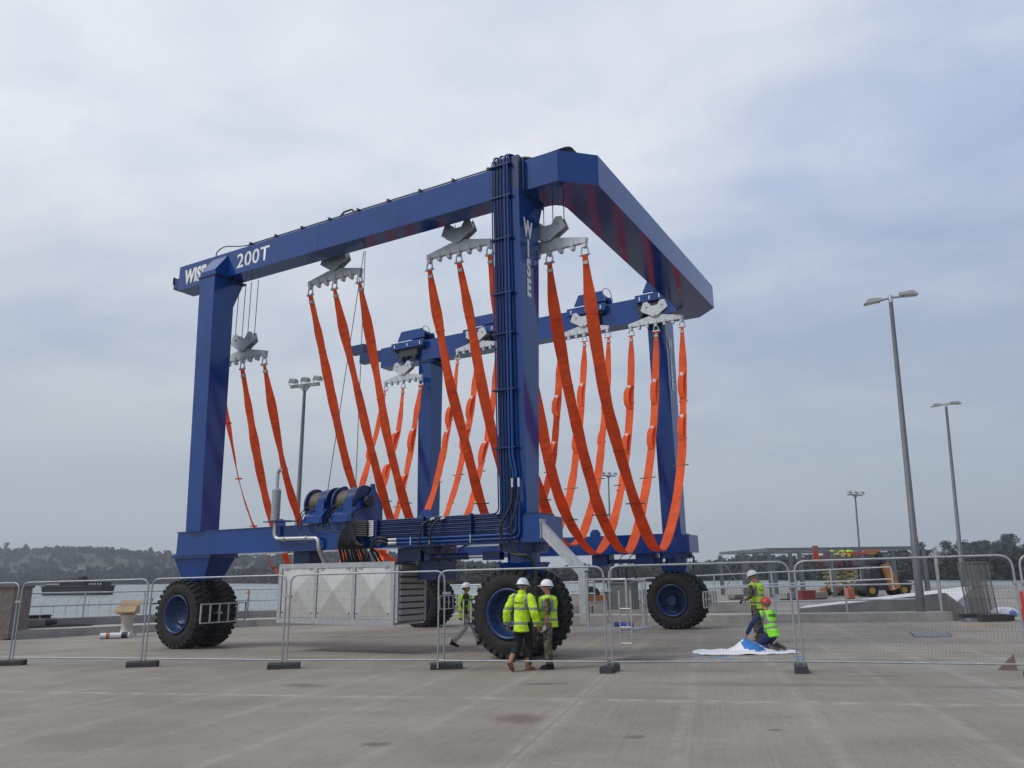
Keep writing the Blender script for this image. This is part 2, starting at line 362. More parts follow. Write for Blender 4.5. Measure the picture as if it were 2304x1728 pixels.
    bp = nn(t, 'ShaderNodeBump', inp={'Strength': .22, 'Distance': .01}); L.new(noise(1, 5, (24, 1.2, 1)), bp.inputs['Height']); L.new(bp.outputs[0], P.inputs['Normal'])
    return m
KERB = [(-34, 22.5), (-18.5, 29.6), (-11.8, 36.2), (-3.4, 38.2), (2.2, 33.2), (8, 30.0), (15.7, 28.6)]
b = MB(); pts = [(-60, -30)] + [(-60, 14)] + KERB + [(24, 29.5), (60, 34), (60, -30)]
b.add([(x, y, gz(x, y)) for x, y in pts], [tuple(range(len(pts)))[::-1]])
structure(b.build('ground', yard_material()))

def offset(path, d):
    out = []
    for i, p in enumerate(path):
        a = V(path[max(0, i-1)]); c = V(path[min(len(path)-1, i+1)]); t = (c-a).normalized(); out.append((p[0]-t.y*d, p[1]+t.x*d))
    return out
def strip(path, d0, d1, zf0, zf1):
    """solid band along the kerb line between offsets d0 and d1, heights above the yard zf0..zf1"""
    A, B = offset(path, d0), offset(path, d1); b = MB()
    for i in range(len(path)-1):
        q = [A[i], A[i+1], B[i+1], B[i]]; b.hexa([(x, y, gz(*path[i if k in (0, 3) else i+1])+zf0) for k, (x, y) in enumerate(q)], [(x, y, gz(*path[i if k in (0, 3) else i+1])+zf1) for k, (x, y) in enumerate(q)])
    return b
kl = [V(p) for p in KERB]
structure(strip(KERB, 0, 1.7, -3.0, .30).build('quay_kerb', CONC))
tag(strip(KERB[:5], 1.7, 2.1, -3.0, .62).build('parapet_wall', CONCD), 'low grey concrete parapet wall along the water behind the left kerb', 'wall')
wm = mat('water_surface', (.19, .22, .21), .28, var=.1, vs=.02, bump=0)
t = wm.node_tree; P = t.nodes['Principled BSDF']; tc = nn(t, 'ShaderNodeTexCoord'); mp = nn(t, 'ShaderNodeMapping', inp={3: (.7, 2.2, 1)}); t.links.new(tc.outputs['Object'], mp.inputs[0])
nz = nn(t, 'ShaderNodeTexNoise', inp={'Scale': .55, 'Detail': 6, 'Roughness': .65}); t.links.new(mp.outputs[0], nz.inputs[0])
bp = nn(t, 'ShaderNodeBump', inp={'Strength': .45, 'Distance': .3}); t.links.new(nz.outputs[0], bp.inputs['Height']); t.links.new(bp.outputs[0], P.inputs['Normal'])
WZ = -2.2
b = MB(); b.add([(-3500, -60, WZ), (3500, -60, WZ), (3500, 3500, WZ), (-3500, 3500, WZ)], [(0, 1, 2, 3)]); structure(b.build('water', wm))
# building yard behind the right kerb
FY = -.62
b = MB(); pl = [(5.5, 34.5), (8.6, 32.2), (15.8, 30.6), (26, 31.6), (95, 40), (95, 112), (8, 112), (7, 60)]
b.prism(pl, lambda x, y, z: V((x, y, z)), -3, FY); structure(b.build('far_yard', mat('dusty_ground', (.22, .205, .185), .9, var=.25, vs=.3)))

# ---------------------------------------------------------------- the boat hoist: own axes u (along a side), v (across), w (up)
HO = V((-.3335, 17.422, 0)); HY = -.517
def HW(u, v, w): return HO + V((u*cos(HY)-v*sin(HY), u*sin(HY)+v*cos(HY), w))
hoist = thing('boat_hoist', 'huge blue four-legged mobile boat hoist on paired rubber tyres, orange slings hung inside it', 'boat hoist', HO, HY)
HB, HT, WID = 10.70, 11.53, 11.74
# side beams
def side_beam(v0, v1, uL, hb, ht, stubs):
    b = MB(); b.box((uL, v0, hb), (.02, v1, ht)); o = b.build('side_beam', BLUE, hoist)
    s = MB()
    for a, c in stubs: s.box(a, c)
    s.each('end_stub', NAVY, o)
    return o
nb = side_beam(0, .611, -12.17, HB, HT, [((-12.72, .22, 10.93), (-12.172, .50, 11.28)), ((-12.74, .19, 11.1), (-12.722, .53, 11.36))])
fb = side_beam(11.06, WID, -12.75, HB+.04, HT+.12, [((-14.1, 11.15, 11.18), (-12.752, 11.5, 11.62)), ((-14.75, 11.2, 11.72), (-13.9, 11.55, 12.12)), ((-14.12, 11.2, 11.60), (-13.9, 11.55, 11.72))])
# rail pipes clipped on the near beam
for dv, dw in ((.05, .07), (.13, .07)):
    MB().tube([(-9.0, dv, HT+dw), (-.1, dv, HT+dw)], .022, 6).build('hydraulic_pipe', NAVY, nb)
for i in range(9):
    u = -8.9 + i*1.08; MB().box((u-.03, -.0, HT), (u+.03, .2, HT+.12)).build('pipe_clip', DARK, nb)
MB().tube(spline([(-9.0, .08, HT+.07), (-9.5, .1, HT+.16), (-10.2, .1, HT+.3), (-10.55, .1, HT+.16), (-10.5, .1, HT-.02)], 16), .018, 6).build('looped_hose', BLK, nb)
MB().tube([(-5.3, .1, HT+.1), (-5.15, .1, HT+.2), (-4.9, .12, HT+.22), (-4.75, .1, HT+.1)], .03, 6).build('hose_coupling', DARK, nb)
for u in (-8.95, -6.05, -3.1): MB().box((u-.012, -.004, HB+.004), (u+.012, 0, HT-.004)).build('weld_seam', BLUE, nb)
# U-shaped top end: column heads, chamfers and the cross beam in one box section
pl = [(.80, .0), (1.725, 0), (2.475, .738), (2.475, 11.0), (1.725, WID), (.80, WID), (.80, 10.68), (1.0, 10.66), (1.2, 10.58), (1.3, 10.4), (1.3, 1.38), (1.24, 1.2), (1.12, 1.1), (.98, 1.05), (.80, 1.04)]
b = MB(); b.prism(pl, lambda x, y, t: V((x, y, t)), HB, HT); cross = b.build('cross_beam', BLUE, hoist)
b = MB()
for i in range(15):
    w = HB+.03 + i*.056; b.cyl((.78, -.075, w), (.83, -.075, w), .013, 6); b.cyl((-.01, -.06, w), (.02, -.06, w), .013, 6)
b.build('bolt_row', GALV, cross)
b = MB(); b.box((.782, -.10, HB-.1), (.80, 1.06, HT+.03)); b.box((.02, -.10, HB-.05), (.045, .75, HT+.03)); b.each('splice_plate', NAVY, cross)
# black hose bridge arching over the corner
for k in range(7):
    a = k*.07; off = V((-.15+.0*k, .12+a, 0))
    p = spline([(.35, off.y, 11.62), (.75, off.y, 11.68), (1.05, off.y+.02, 11.57), (1.5, off.y+.25, 11.75), (1.72, .75+a, 11.98), (1.68, 1.25+a*.6, 12.0), (1.6, 1.75+a*.3, 11.85), (1.5, 2.4+a*.2, 11.60)], 26)
    MB().tube(p, .034, 6).build('crossover_hose', BLK, cross)
# legs
def column(name, u0b, u1b, u0t, u1t, vo_b, vo_t, vi_b, vi_t, zt):
    zb = 2.86; b = MB()
    b.hexa([(u0b, vo_b, zb), (u1b, vo_b, zb), (u1b, vi_b, zb), (u0b, vi_b, zb)], [(u0t, vo_t, zt), (u1t, vo_t, zt), (u1t, vi_t, zt), (u0t, vi_t, zt)])
    return b.build('column', BLUE, hoist)
cN = column('n', .08, .76, .06, .78, -.06, -.24, .50, .80, HB+.0)
b = MB(); b.box((.06, -.24, HB+.001), (.779, .75, HT+.05)); b.build('column_head', NAVY, cN)
b = MB(); b.hexa([(.30, .50, HB-2.0), (.56, .50, HB-2.0), (.56, .62, HB-2.0), (.30, .62, HB-2.0)], [(.1, .78, HB), (.76, .78, HB), (.76, 1.03, HB), (.1, 1.03, HB)]); b.build('column_bracket', NAVY, cN)
cF = column('f', .0, .66, -.02, .64, WID-.55, WID-.80, WID+.05, WID+.2, HB)
b = MB(); b.box((-.02, WID-.78, HB+.001), (.64, WID+.2, HT+.05)); b.build('column_head', NAVY, cF)
cL = column('l', -10.52, -9.89, -10.53, -9.86, -.13, -.40, .52, .36, 9.8)
b = MB(); b.hexa([(-10.53, -.40, 9.8), (-9.86, -.40, 9.8), (-9.86, .36, 9.8), (-10.53, .36, 9.8)], [(-10.53, -.42, HB-.006), (-9.86, -.42, HB-.006), (-9.86, .70, HB-.006), (-10.53, .70, HB-.006)])
b.build('column_head', BLUE, cL)
def cap(col, v, vt, s):
    b = MB(); b.prism([(v, HB-.006), (vt, HB-.006), (vt, HT-.1), (v, HB+.12)], lambda y, z, t: V((t, y, z)), -10.535, -9.855); b.build('column_cap', BLUE, col)
    b = MB(); b.box((-10.62, min(v, v+s*1.15)-.02, HB-.07), (-9.78, max(v, v+s*1.15)+.02, HB-.02)); b.build('bolted_flange', NAVY, col)
cap(cL, -.43, -.003, 1)
cG = column('g', -10.60, -9.95, -10.62, -9.97, WID-.60, WID-.66, WID+.05, WID+.25, HB+.03)
cap(cG, WID+.46, WID+.003, -1)
# sill beams
def sill(v0, v1, zt=2.86):
    b = MB(); b.box((-11.0, v0, 2.235), (.80, v1, zt)); o = b.build('sill_beam', BLUE, hoist)
    b = MB(); b.box((-11.03, v0-.03, zt), (-4.3, v1+.03, zt+.022)); b.box((-11.03, v0-.03, 2.205), (.83, v1+.03, 2.232)); b.each('flange_plate', BLUE, o)
    return o
sN = sill(-.02, .90); sF = sill(10.87, 11.80)
for u, s, v in ((-7.35, sN, .45), (-2.35, sN, .45), (-6.2, sF, 11.3), (-2.6, sF, 11.3)):
    b = MB(); b.prism([(-.2, 0), (.2, 0), (.2, .12), (.09, .24), (-.09, .24), (-.2, .12)], lambda x, z, t: V((u+x, t, 2.88+z)), v-.03, v+.03); b.build('lifting_lug', BLUE, s)
MB().tube(spline([(-11.01, .2, 2.78), (-11.12, .18, 2.74), (-11.14, .18, 2.6), (-11.06, .2, 2.5), (-11.01, .2, 2.52)], 12), .022, 6).build('cable_loop', DARK, sN)
b = MB(); b.box((.0, -.14, 2.21), (1.12, .96, 2.80)); b.build('column_foot', BLUE, sN)
b = MB(); b.box((-.10, -.10, 2.802), (1.0, .8, 2.86)); b.build('foot_plate', NAVY, sN)
b = MB(); b.box((-.1, 10.80, 2.21), (1.05, 11.86, 2.80)); b.build('column_foot', BLUE, sF)
# hydraulic pipes: up the column, round the bend, along the sill
for i in range(10):
    u = .09 + i*.042; w = 2.86 - i*.043; v = -.205 + .018*(i % 2)
    top = 11.57 + .035*((i*3) % 4)
    p = arcpath([(-3.5, v+.05, w), (u, v+.05, w), (u, v+.03, w+.6), (u-.03, v-.10, HB-.4), (u-.03, v-.10, top), (u+.06, v+.1, top+.03), (u+.1, v+.16, HT+.06)], .16)
    MB().tube(p, .0185, 6).build('hydraulic_pipe', NAVY, hoist)
for i, (w, u) in enumerate(((2.39, .60), (2.305, .68))):
    p = arcpath([(-2.75, -.19, w), (u-.05, -.19, w), (u-.05, -.19, 3.1)], .14); MB().tube(p, .033, 8).build('large_hydraulic_pipe', BLUE, hoist)
    p = arcpath([(u-.1-.02*i, -.2, 3.62), (u-.1, -.2, 3.75), (u-.17, -.24, 4.1), (u-.17, -.33, HB), (u-.17, -.33, 11.62), (u-.1, -.1, 11.68), (u, .1, HT+.06)], .15); MB().tube(p, .028, 8).build('large_hydraulic_pipe', BLUE, hoist)
for i, u in enumerate((.47, .63)):
    MB().cyl((u, -.2, 3.42), (u, -.2, 3.62), .03, 8).build('hose_fitting', CHROME, hoist)
    p = spline([(u, -.2, 3.42), (u-.02, -.26, 3.0), (u-.22+.1*i, -.33, 2.6), (u-.20+.08*i, -.3, 2.25), (u-.02, -.3, 2.0), (u+.25, -.3, 1.92), (.92+.03*i, -.25, 1.85), (1.0+.03*i, -.2, 1.6), (1.0+.03*i, -.2, 1.2)], 30)
    MB().tube(p, .028, 8).build('hydraulic_hose', BLK, hoist)
for k, w in enumerate((4.3, 5.65, 7.0, 8.0, 9.4, 10.5, 11.35)):
    f = (w-2.9)/8; MB().box((.02, -.255-.10*f, w), (.60, -.165-.10*f+.06, w+.035)).build('pipe_clamp', NAVY, hoist)
for u in (-3.35, -1.95, -.62):
    MB().box((u-.02, -.235, 2.44), (u+.02, -.125, 2.9)).build('pipe_clamp', NAVY, hoist)
for u in (-2.3, -1.75, -.62): MB().box((u-.012, -.24, 2.25), (u+.012, -.13, 2.43)).build('pipe_clamp', GALV, hoist)
b = MB()
for i in range(9): b.cyl((-3.66, -.16, 2.855-i*.044), (-3.48, -.16, 2.855-i*.044), .024, 8)
for w in (2.39, 2.305): b.cyl((-2.98, -.19, w), (-2.73, -.19, w), .04, 8)
b.each('hose_coupling', CHROME, hoist)
b = MB(); b.box((-3.55, -.118, 2.40), (.1, -.05, 2.84)); b.build('pipe_tray', NAVY, hoist)
# black hoses from the pipes down to the power unit
for i in range(18):
    k = i % 9; row = i // 9; w = 2.855 - k*.044; ut = -4.72 + i*.055; r = .10+.02*k
    p = spline([(-3.66, -.16-.05*row, w), (-3.95, -.2-.07*row, w+.0), (-4.35+.03*i-.012*k, -.22-.06*row, w-.10-.01*k), (-4.55+.05*i, -.22-.05*row, 2.35-.01*k), (-4.62+.05*i+random.uniform(-.03, .03), -.05, 2.1), (ut, .12, 1.88)], 18)
    MB().tube(p, .021, 6).build('hydraulic_hose', BLK, hoist)
for w, ut in ((2.39, -3.55), (2.305, -3.42)):
    MB().tube(spline([(-2.98, -.19, w), (-3.25, -.25, w+.06), (-3.5, -.22, w-.1), (ut-.02, -.1, 2.12), (ut, .1, 1.88)], 16), .03, 6).build('hydraulic_hose', BLK, hoist)
for x in (0, .3):
    MB().tube(spline([(-1.75+x, -.2, 2.82), (-1.86+x, -.33, 2.7), (-1.95+x, -.36, 2.4), (-1.85+x, -.3, 2.1), (-1.6+x, .0, 1.85)], 16), .024, 6).build('hydraulic_hose', BLK, hoist)
    MB().cyl((-1.78+x, -.2, 2.80), (-1.64+x, -.19, 2.84), .032, 8).build('hose_fitting', CHROME, hoist)
# exhaust
ex = MB().tube(arcpath([(-6.88, -.15, 2.98), (-6.88, -.15, 2.54), (-5.30, -.15, 2.51), (-5.28, -.15, 2.25), (-5.27, .1, 1.86)], .18), .055, 12).build('exhaust_pipe', GALV, hoist)
b = MB(); b.cyl((-6.9, -.15, 3.02), (-6.9, -.15, 3.84), .118, 16); b.cyl((-6.9, -.15, 3.84), (-6.9, -.15, 3.9), .118, 16, .05); b.build('silencer', GALVD, ex)
MB().tube(spline([(-6.9, -.15, 3.9), (-6.9, -.15, 4.25), (-6.89, -.15, 4.33), (-6.8, -.15, 4.4)], 8), [.048]*7+[.055, .06], 12).build('tail_pipe', GALV, ex)
b = MB(); b.box((-7.2, -.3, 2.985), (-6.3, .1, 3.005)); b.build('silencer_bracket', NAVY, ex)
b = MB()
for u in (-6.5, -5.7): b.cyl((u-.03, -.15, 2.525), (u+.03, -.15, 2.525), .07, 12)
b.each('pipe_clamp', GALVD, ex)
# winches
for u0 in (-6.0, -5.05):
    wn = MB().prism([(-.20, 0), (1.06, 0), (1.06, .45), (.72, .93), (.60, .86), (.42, .62), (.1, .5), (-.2, .2)], lambda y, z, t: V((t, y, 2.885+z)), u0+.78, u0+.83).build('winch', BLUE, hoist)
    b = MB(); b.prism([(-.20, 0), (.30, 0), (.30, .35), (.12, .45), (-.2, .18)], lambda y, z, t: V((t, y, 2.885+z)), u0+.20, u0+.76); b.build('winch_cradle', BLUE, wn)
    b = MB(); b.prism([(u0+.02, 2.89), (u0+.80, 2.89), (u0+.80, 3.55), (u0+.62, 3.44), (u0+.05, 2.98)], lambda x, z, t: V((x, t, z)), -.12, -.09); b.build('guard_plate', BLUE, wn)
    b = MB(); b.cyl((u0+.05, .42, 3.40), (u0+.44, .42, 3.40), .36, 28); b.build('rope_drum', ROPE, wn)
    b = MB(); b.cyl((u0+.44, .42, 3.40), (u0+.739, .42, 3.40), .415, 28); b.build('gear_housing', NAVY, wn)
    b = MB(); b.cyl((u0, .42, 3.40), (u0+.05, .42, 3.40), .45, 28); b.cyl((u0+.74, .42, 3.40), (u0+.775, .42, 3.40), .45, 28); b.each('drum_flange', NAVY, wn)
    b = MB(); b.cyl((u0+.835, .42, 3.42), (u0+.95, .42, 3.42), .16, 14); b.tube(spline([(u0+.9, .42, 3.3), (u0+.93, .1, 3.15), (u0+.85, -.1, 3.0), (u0+.6, -.12, 2.8)], 10), .02, 6); b.build('hydraulic_motor', DARK, wn)
    for j in range(2): MB().tube(spline([(u0+.8, .2, 3.35-.1*j), (u0+.35, -.25, 3.3-.12*j), (u0+.05+.1*j, -.25, 2.95), (u0+.15+.1*j, -.22, 2.68), (u0+.7, -.2, 2.62)], 18), .015, 5).build('winch_hose', BLK, wn)
    b = MB(); b.prism([(-.1, 0), (.1, 0), (.07, .12), (-.07, .12)], lambda y, z, t: V((t, .66+y, 3.78+z)), u0+.785, u0+.825); b.build('lifting_eye', BLUE, wn)
for u0, ub in ((-5.6, -4.93), (-4.62, -4.88)):
    MB().tube([(u0, .42, 3.76), (ub, .75, HB)], .011, 5).build('winch_cable', ROPE, hoist)
# power unit under the near sill
b = MB(); b.box((-6.75, .04, .44), (-2.98, 1.2, 1.84)); pu = b.build('power_unit', GALVD, hoist)
b = MB()
for a, c in (((-6.79, .0, .40), (-2.94, .06, .53)), ((-6.79, .0, 1.76), (-2.94, .06, 1.885)), ((-6.79, .001, .53), (-6.68, .059, 1.76)), ((-3.05, .001, .53), (-2.94, .059, 1.76)), ((-5.53, .001, .53), (-5.43, .059, 1.76)), ((-4.26, .001, .53), (-4.16, .059, 1.76)), ((-6.79, .061, 1.845), (-2.94, 1.24, 1.884)), ((-6.79, .061, .4), (-2.94, 1.24, .436))): b.box(a, c)
b.build('frame', GALV, pu)
for u0, u1, seed in ((-6.67, -5.54, 1), (-5.42, -4.27, 2), (-4.15, -3.06, 3)):
    b = MB(); um, wm_ = (u0+u1)/2, 1.15; d = [.0, .055, .0, .05][seed]
    c = [(u0, .024, .54), (u1, .024, .54), (u1, .024, 1.75), (u0, .024, 1.75)]; mid = (um+random.uniform(-.05, .05), -.030, wm_+.05)
    b.add(c+[mid], [(0,1,4), (1,2,4), (2,3,4), (3,0,4)]); b.add([(x, y+.012, z) for x, y, z in c], [(3,2,1,0)]); dr = b.build('door', ALU, pu, fix=False)
    b = MB()
    for u in (u0+.14, u1-.14): b.box((u-.05, -.012, 1.715), (u+.05, .02, 1.75))
    b.each('hinge', GALV, dr)
    b = MB()
    for u in (u0+.06, u1-.06): b.cyl((u, .006, .66), (u, .022, .66), .018, 8)
    b.each('latch', DARK, dr)
lv = MB(); lv.box((-2.938, .09, 1.74), (-2.87, 1.12, 1.80)); lv.box((-2.938, .03, .46), (-2.85, .09, 1.80)); lv.box((-2.938, 1.12, .46), (-2.85, 1.18, 1.80)); lv = lv.build('louver_frame', GALV, pu)
b = MB()
for i in range(9):
    w = .52+i*.148; b.hexa([(-2.93, .09, w), (-2.80, .09, w-.02), (-2.80, 1.12, w-.02), (-2.93, 1.12, w)], [(-2.93, .09, w+.115), (-2.80, .09, w+.085), (-2.80, 1.12, w+.085), (-2.93, 1.12, w+.115)])
b.build('louver_slats', mat('louver_grey', (.36, .335, .31), .5, .2), lv)
b = MB(); b.box((-6.6, .3, 1.886), (-6.33+.3, .8, 2.2)); b.box((-3.05, .25, 1.886), (-2.35, .85, 2.2)); b.each('hanger_block', NAVY, pu)
b = MB(); b.box((-2.6, .5, 1.45), (-1.95, 1.2, 2.2)); b.build('pump_box', NAVY, hoist)
# wheels
def tyre_mb(R, v0, v1):
    b = MB(); w = v1-v0; r0 = .50
    prof = [(r0, .06), (R*.66, .0), (R*.86, .01), (R*.945, .07), (R*.955, w*.3), (R*.955, w*.7), (R*.945, w-.07), (R*.86, w-.01), (R*.66, w), (r0, w-.06)]
    b.lathe(prof, lambda r, a, h: V((r*cos(a), v0+h, r*sin(a))), 64)
    N = 32
    for k in range(N):
        for s in (0, 1):
            a0 = 2*pi*(k+.5*s)/N; da = 2*pi/N*.27
            def P(r, a, h): return V((r*cos(a), v0+(h if s == 0 else w-h), r*sin(a)))
            R0 = R*.93; bot = [P(R0*.93, a0-da, .015), P(R0*.93, a0+da, .015), P(R0, a0+da*.8+.10, w*.52), P(R0, a0-da*.8+.10, w*.52)]
            top = [P(R*.955, a0-da*.9, -.004), P(R*.955, a0+da*.9, -.004), P(R, a0+da*.7+.10, w*.52), P(R, a0-da*.7+.10, w*.52)]
            m1 = [P(R, a0-da*.9+.02, .09), P(R, a0+da*.9+.02, .09), P(R, a0+da*.7+.10, w*.52), P(R, a0-da*.7+.10, w*.52)]
            mb_ = [P(R0*.98, a0-da+.02, .09), P(R0*.98, a0+da+.02, .09), bot[2], bot[3]]
            b.hexa(mb_, m1); b.hexa([bot[0], bot[1], mb_[1], mb_[0]], [top[0], top[1], m1[1], m1[0]])
    return b
def rim_mb(v0, v1, s):
    b = MB(); w = v1-v0; f = (lambda h: v0+h) if s > 0 else (lambda h: v1-h)
    prof = [(.50, .04), (.535, .015), (.54, .0), (.50, -.005), (.47, .03), (.455, .12), (.42, .16), (.40, .27), (.31, .30), (.29, .24), (.26, .24), (.25, .33), (.12, .34), (0.001, .34), (.001, w*.75), (.50, w*.75)]
    b.lathe(prof, lambda r, a, h: V((r*cos(a), f(h), r*sin(a))), 40)
    for k in range(14):
        a = 2*pi*k/14; b.cyl((.335*cos(a), f(.29), .335*sin(a)), (.335*cos(a), f(.25), .335*sin(a)), .022, 6)
    return b
R = .955
def wheel_set(u, vn, swap=False, hub=False):
    p = HW(u, vn+.7, 0); zc = gz(p.x, p.y) + R - .012
    for v0, s in ((vn, 1), (vn+.88, -1)):
        r = rim_mb(v0, v0+.54, s).build('wheel', RIMB, hoist, loc=(u, 0, zc))
        tyre_mb(R, v0, v0+.54).build('tyre', RUB, r)
        if hub: b = MB(); b.cyl((0, v0-.02, 0), (0, v0+.2, 0), .16, 14); b.build('hub_cap', RIMB, r)
    b = MB(); b.cyl((u, vn+.4, zc), (u, vn+.96, zc), .17, 16); b.box((u-.2, vn+.585, zc-.1), (u+.2, vn+.775, zc+R+.10)); b.build('wheel_yoke', NAVY, hoist)
    return zc
def guard(u, v0, v1, z0, z1):
    b = MB(); t = .035
    b.box((u-t/2, v0, z0), (u+t/2, v1, z0+t)); b.box((u-t/2, v0, z1-t), (u+t/2, v1, z1))
    n = 5
    for i in range(n+1): v = v0+(v1-v0-t)*i/n; b.box((u-t/2-.001, v, z0+.002), (u+t/2+.001, v+t, z1-.002))
    vm = (v0+v1)/2; b.box((u-.5 if u < 0 else u-.5, vm-.03, (z0+z1)/2-.03), (u, vm+.03, (z0+z1)/2+.03)) if False else None
    return b.build('wheel_guard', GALV, hoist)
for u, vn, hub in ((-10.62, -.14, False), (.27, -.14, False), (-10.3, 10.86, False), (.26, 10.95, True)):
    zc = wheel_set(u, vn, hub=hub)
    for s in ((-1, 1) if not (u > 0 and vn < 5) else (-1,)):
        g = guard(u+s*1.10, vn-.05, vn+1.55, zc-.24, zc+.30)
        b = MB(); b.box((u+s*1.09, vn+.64, zc+.0), (u+s*.2, vn+.72, zc+.06)); b.build('guard_arm', GALVD, g)
# legs between sills and wheels
for vc in (.50, 11.45):
    b = MB(); b.hexa([(-10.87, vc-.32, 1.50), (-9.95, vc-.32, 1.50), (-9.95, vc+.32, 1.50), (-10.87, vc+.32, 1.50)], [(-11.15, vc-.45, 2.12), (-9.62, vc-.45, 2.12), (-9.62, vc+.45, 2.12), (-11.15, vc+.45, 2.12)])
    b.box((-11.22, vc-.5, 2.122), (-9.55, vc+.5, 2.204)); b.build('fixed_leg', BLUE if vc < 5 else NAVY, hoist)  # same paint on both legs; the far one's shade is put into the darker colour
for vc in (.45, 11.35):
    b = MB(); b.cyl((.38, vc, 2.02), (.38, vc, 2.204), .56, 24); b.build('slew_ring', NAVY, hoist)
    b = MB(); b.cyl((.38, vc, 1.78), (.38, vc, 2.04), .37, 24); b.hexa([(.02, vc-.25, 1.56), (.74, vc-.25, 1.56), (.74, vc+.3, 1.56), (.02, vc+.3, 1.56)], [(-.10, vc-.36, 1.80), (.86, vc-.36, 1.80), (.86, vc+.36, 1.80), (-.10, vc+.36, 1.80)]); b.build('steering_leg', BLUE, hoist)
    v = vc-.25
    st = MB().cyl((-2.0, v, 1.96), (-.95, v, 1.96), .075, 12).build('steering_cylinder', NAVY, hoist)
    MB().cyl((-.95, v, 1.96), (-.45, v, 1.96), .035, 10).build('piston_rod', CHROME, st)
    b = MB(); b.box((-.5, v-.1, 1.86), (-.05, v+.1, 2.06)); b.box((-2.15, v-.08, 1.88), (-1.98, v+.08, 2.2)); b.each('clevis', NAVY, st)
    for k in (0, .35): MB().tube(spline([(-1.6+k, v, 2.03), (-1.5+k, v, 2.16), (-1.35+k*1.2, v+.05, 2.22)], 8), .016, 5).build('steering_hose', BLK, st)
b = MB(); b.box((-2.62, 10.95, 1.80), (-2.02, 11.6, 2.2)); b.box((-.95, 10.93, 1.78), (-.28, 11.5, 2.2)); b.each('valve_box', NAVY, hoist)
MB().tube(spline([(.85, 11.3, 2.15), (1.05, 11.2, 2.05), (1.0, 11.2, 1.8), (1.08, 11.1, 1.6)], 10), .03, 6).build('hydraulic_hose', BLK, hoist)
# access platform hung from the near corner
pf = MB()
q = [(1.06, -.02, 2.66), (1.10, -.02, 2.38)]; pf.prism([(1.13, 2.64), (2.16, 1.60), (1.98, 1.50), (1.13, 2.33)], lambda x, z, t: V((x, t, z)), -.12, .05); pf.box((1.122, -.16, 2.28), (1.135, .09, 2.70)); pf.box((1.975, -.115, .55), (2.13, .045, 1.56))
pf = pf.build('platform_strut', GALV, hoist)
b = MB(); t = .035
for u, v in ((2.20, -.2), (2.20, .9), (3.05, -.2), (3.05, .9), (2.62, .9), (3.18, .35)): b.tube([(u, v, .47), (u, v, 1.41)], .022, 6)
b.tube([(3.05, -.2, 1.41), (2.20, -.2, 1.41), (2.20, .9, 1.41), (3.05, .9, 1.41), (3.18, .35, 1.38), (3.05, -.2, 1.41)], .022, 6); b.tube([(2.2, -.2, .95), (2.20, .9, .95), (3.05, .9, .95)], .018, 6)
b.build('guard_rail', GALV, pf)
b = MB(); b.box((2.15, -.24, .42), (3.22, .95, .462)); b.build('platform_floor', GALVD, pf)
b = MB(); b.box((2.40, .35, .80), (2.95, .75, 1.32)); b.box((2.38, .33, 1.322), (2.97, .77, 1.345)); b.build('control_box', mat('control_box_grey', (.13, .13, .125), .5), pf)
for k in range(2): MB().tube(spline([(2.60+.2*k, .6, 1.34), (2.57+.2*k, .6, 1.62), (2.64+.2*k, .6, 1.74), (2.73+.2*k, .6, 1.60), (2.76+.2*k, .65, 1.34)], 14), .016, 6).build('control_cable', BLK, pf)
b = MB()
for u in (2.92, 3.16): b.tube([(u, -.27, 1.2), (u, -.27, .18)], .018, 6)
for w in (.2, .5, .85): b.tube([(2.92, -.27, w), (3.16, -.27, w)], .014, 6)
b.build('step_ladder', GALV, pf)
b = MB(); b.cyl((2.5, .5, .50), (2.9, .45, .50), .05, 10); b.build('blue_bundle', mat('blue_tarp', (.04, .07, .32), .6), pf)
# travelling trolleys on the inner faces of the side beams
TR = [(-11.95, -10.2), (-8.12, -6.5), (-3.23, -1.62), (-.40, .72)]
def trolley(u0, u1, far):
    f = (lambda v: 11.06-v) if far else (lambda v: .611+v)
    top = HT+(.12 if far else 0)
    tr = MB(); tr.box((u0, f(.20), 11.36), (u1, f(.27), 11.65)); tr = tr.build('trolley', BLUE, hoist)
    um = (u0+u1)/2; b = MB()
    if far: b.prism([(u0+.28, top+.1), (u1-.02, top+.1), (u1-.12, top+.52), (u0+.48, top+.52)], lambda x, z, t: V((x, f(t), z)), .10, .19)
    if far:
        b.prism([(u0+.28, top+.1), (u1-.02, top+.1), (u1-.12, top+.52), (u0+.48, top+.52)], lambda x, z, t: V((x, f(t), z)), -.74, -.66)
        b.box((u0+.55, f(-.66), top+.40), (u1-.2, f(.10), top+.51)); b.build('trolley_saddle', BLUE, tr)
    b = MB()
    for u in (u0+.2, u1-.2): b.cyl((u, f(.02), 11.40), (u, f(.19), 11.40), .14, 16)
    b.each('trolley_roller', DARK, tr)
    b = MB(); b.box((um-.5, f(.03), 10.98), (um+.5, f(.19), 11.33)); b.box((um-.42, f(.04), 10.84), (um-.3, f(.22), 10.978)); b.box((um+.3, f(.04), 10.84), (um+.42, f(.22), 10.978)); b.each('sheave_housing', DARK, tr)
    b = MB()
    for u in (u0+.18, um, u1-.18): b.prism([(-.03, -.07), (.03, -.07), (.012, .0), (.035, .03), (0, .08), (-.035, .03), (-.012, 0)], lambda x, z, t: V((u+x, f(t), 11.5+z)), .271, .276)
    b.each('white_mark', WHITE, tr)
    if not far: return um
    b = MB(); b.tube(spline([(u1-.3, f(.1), top+.15), (u1-.1, f(.1), top+.6), (u1+.15, f(.1), top+.5), (u1+.25, f(.05), top+.05)], 12), .014, 5); b.build('trolley_hose', BLK, tr)
    return um
for u0, u1 in TR: trolley(u0, u1, True)
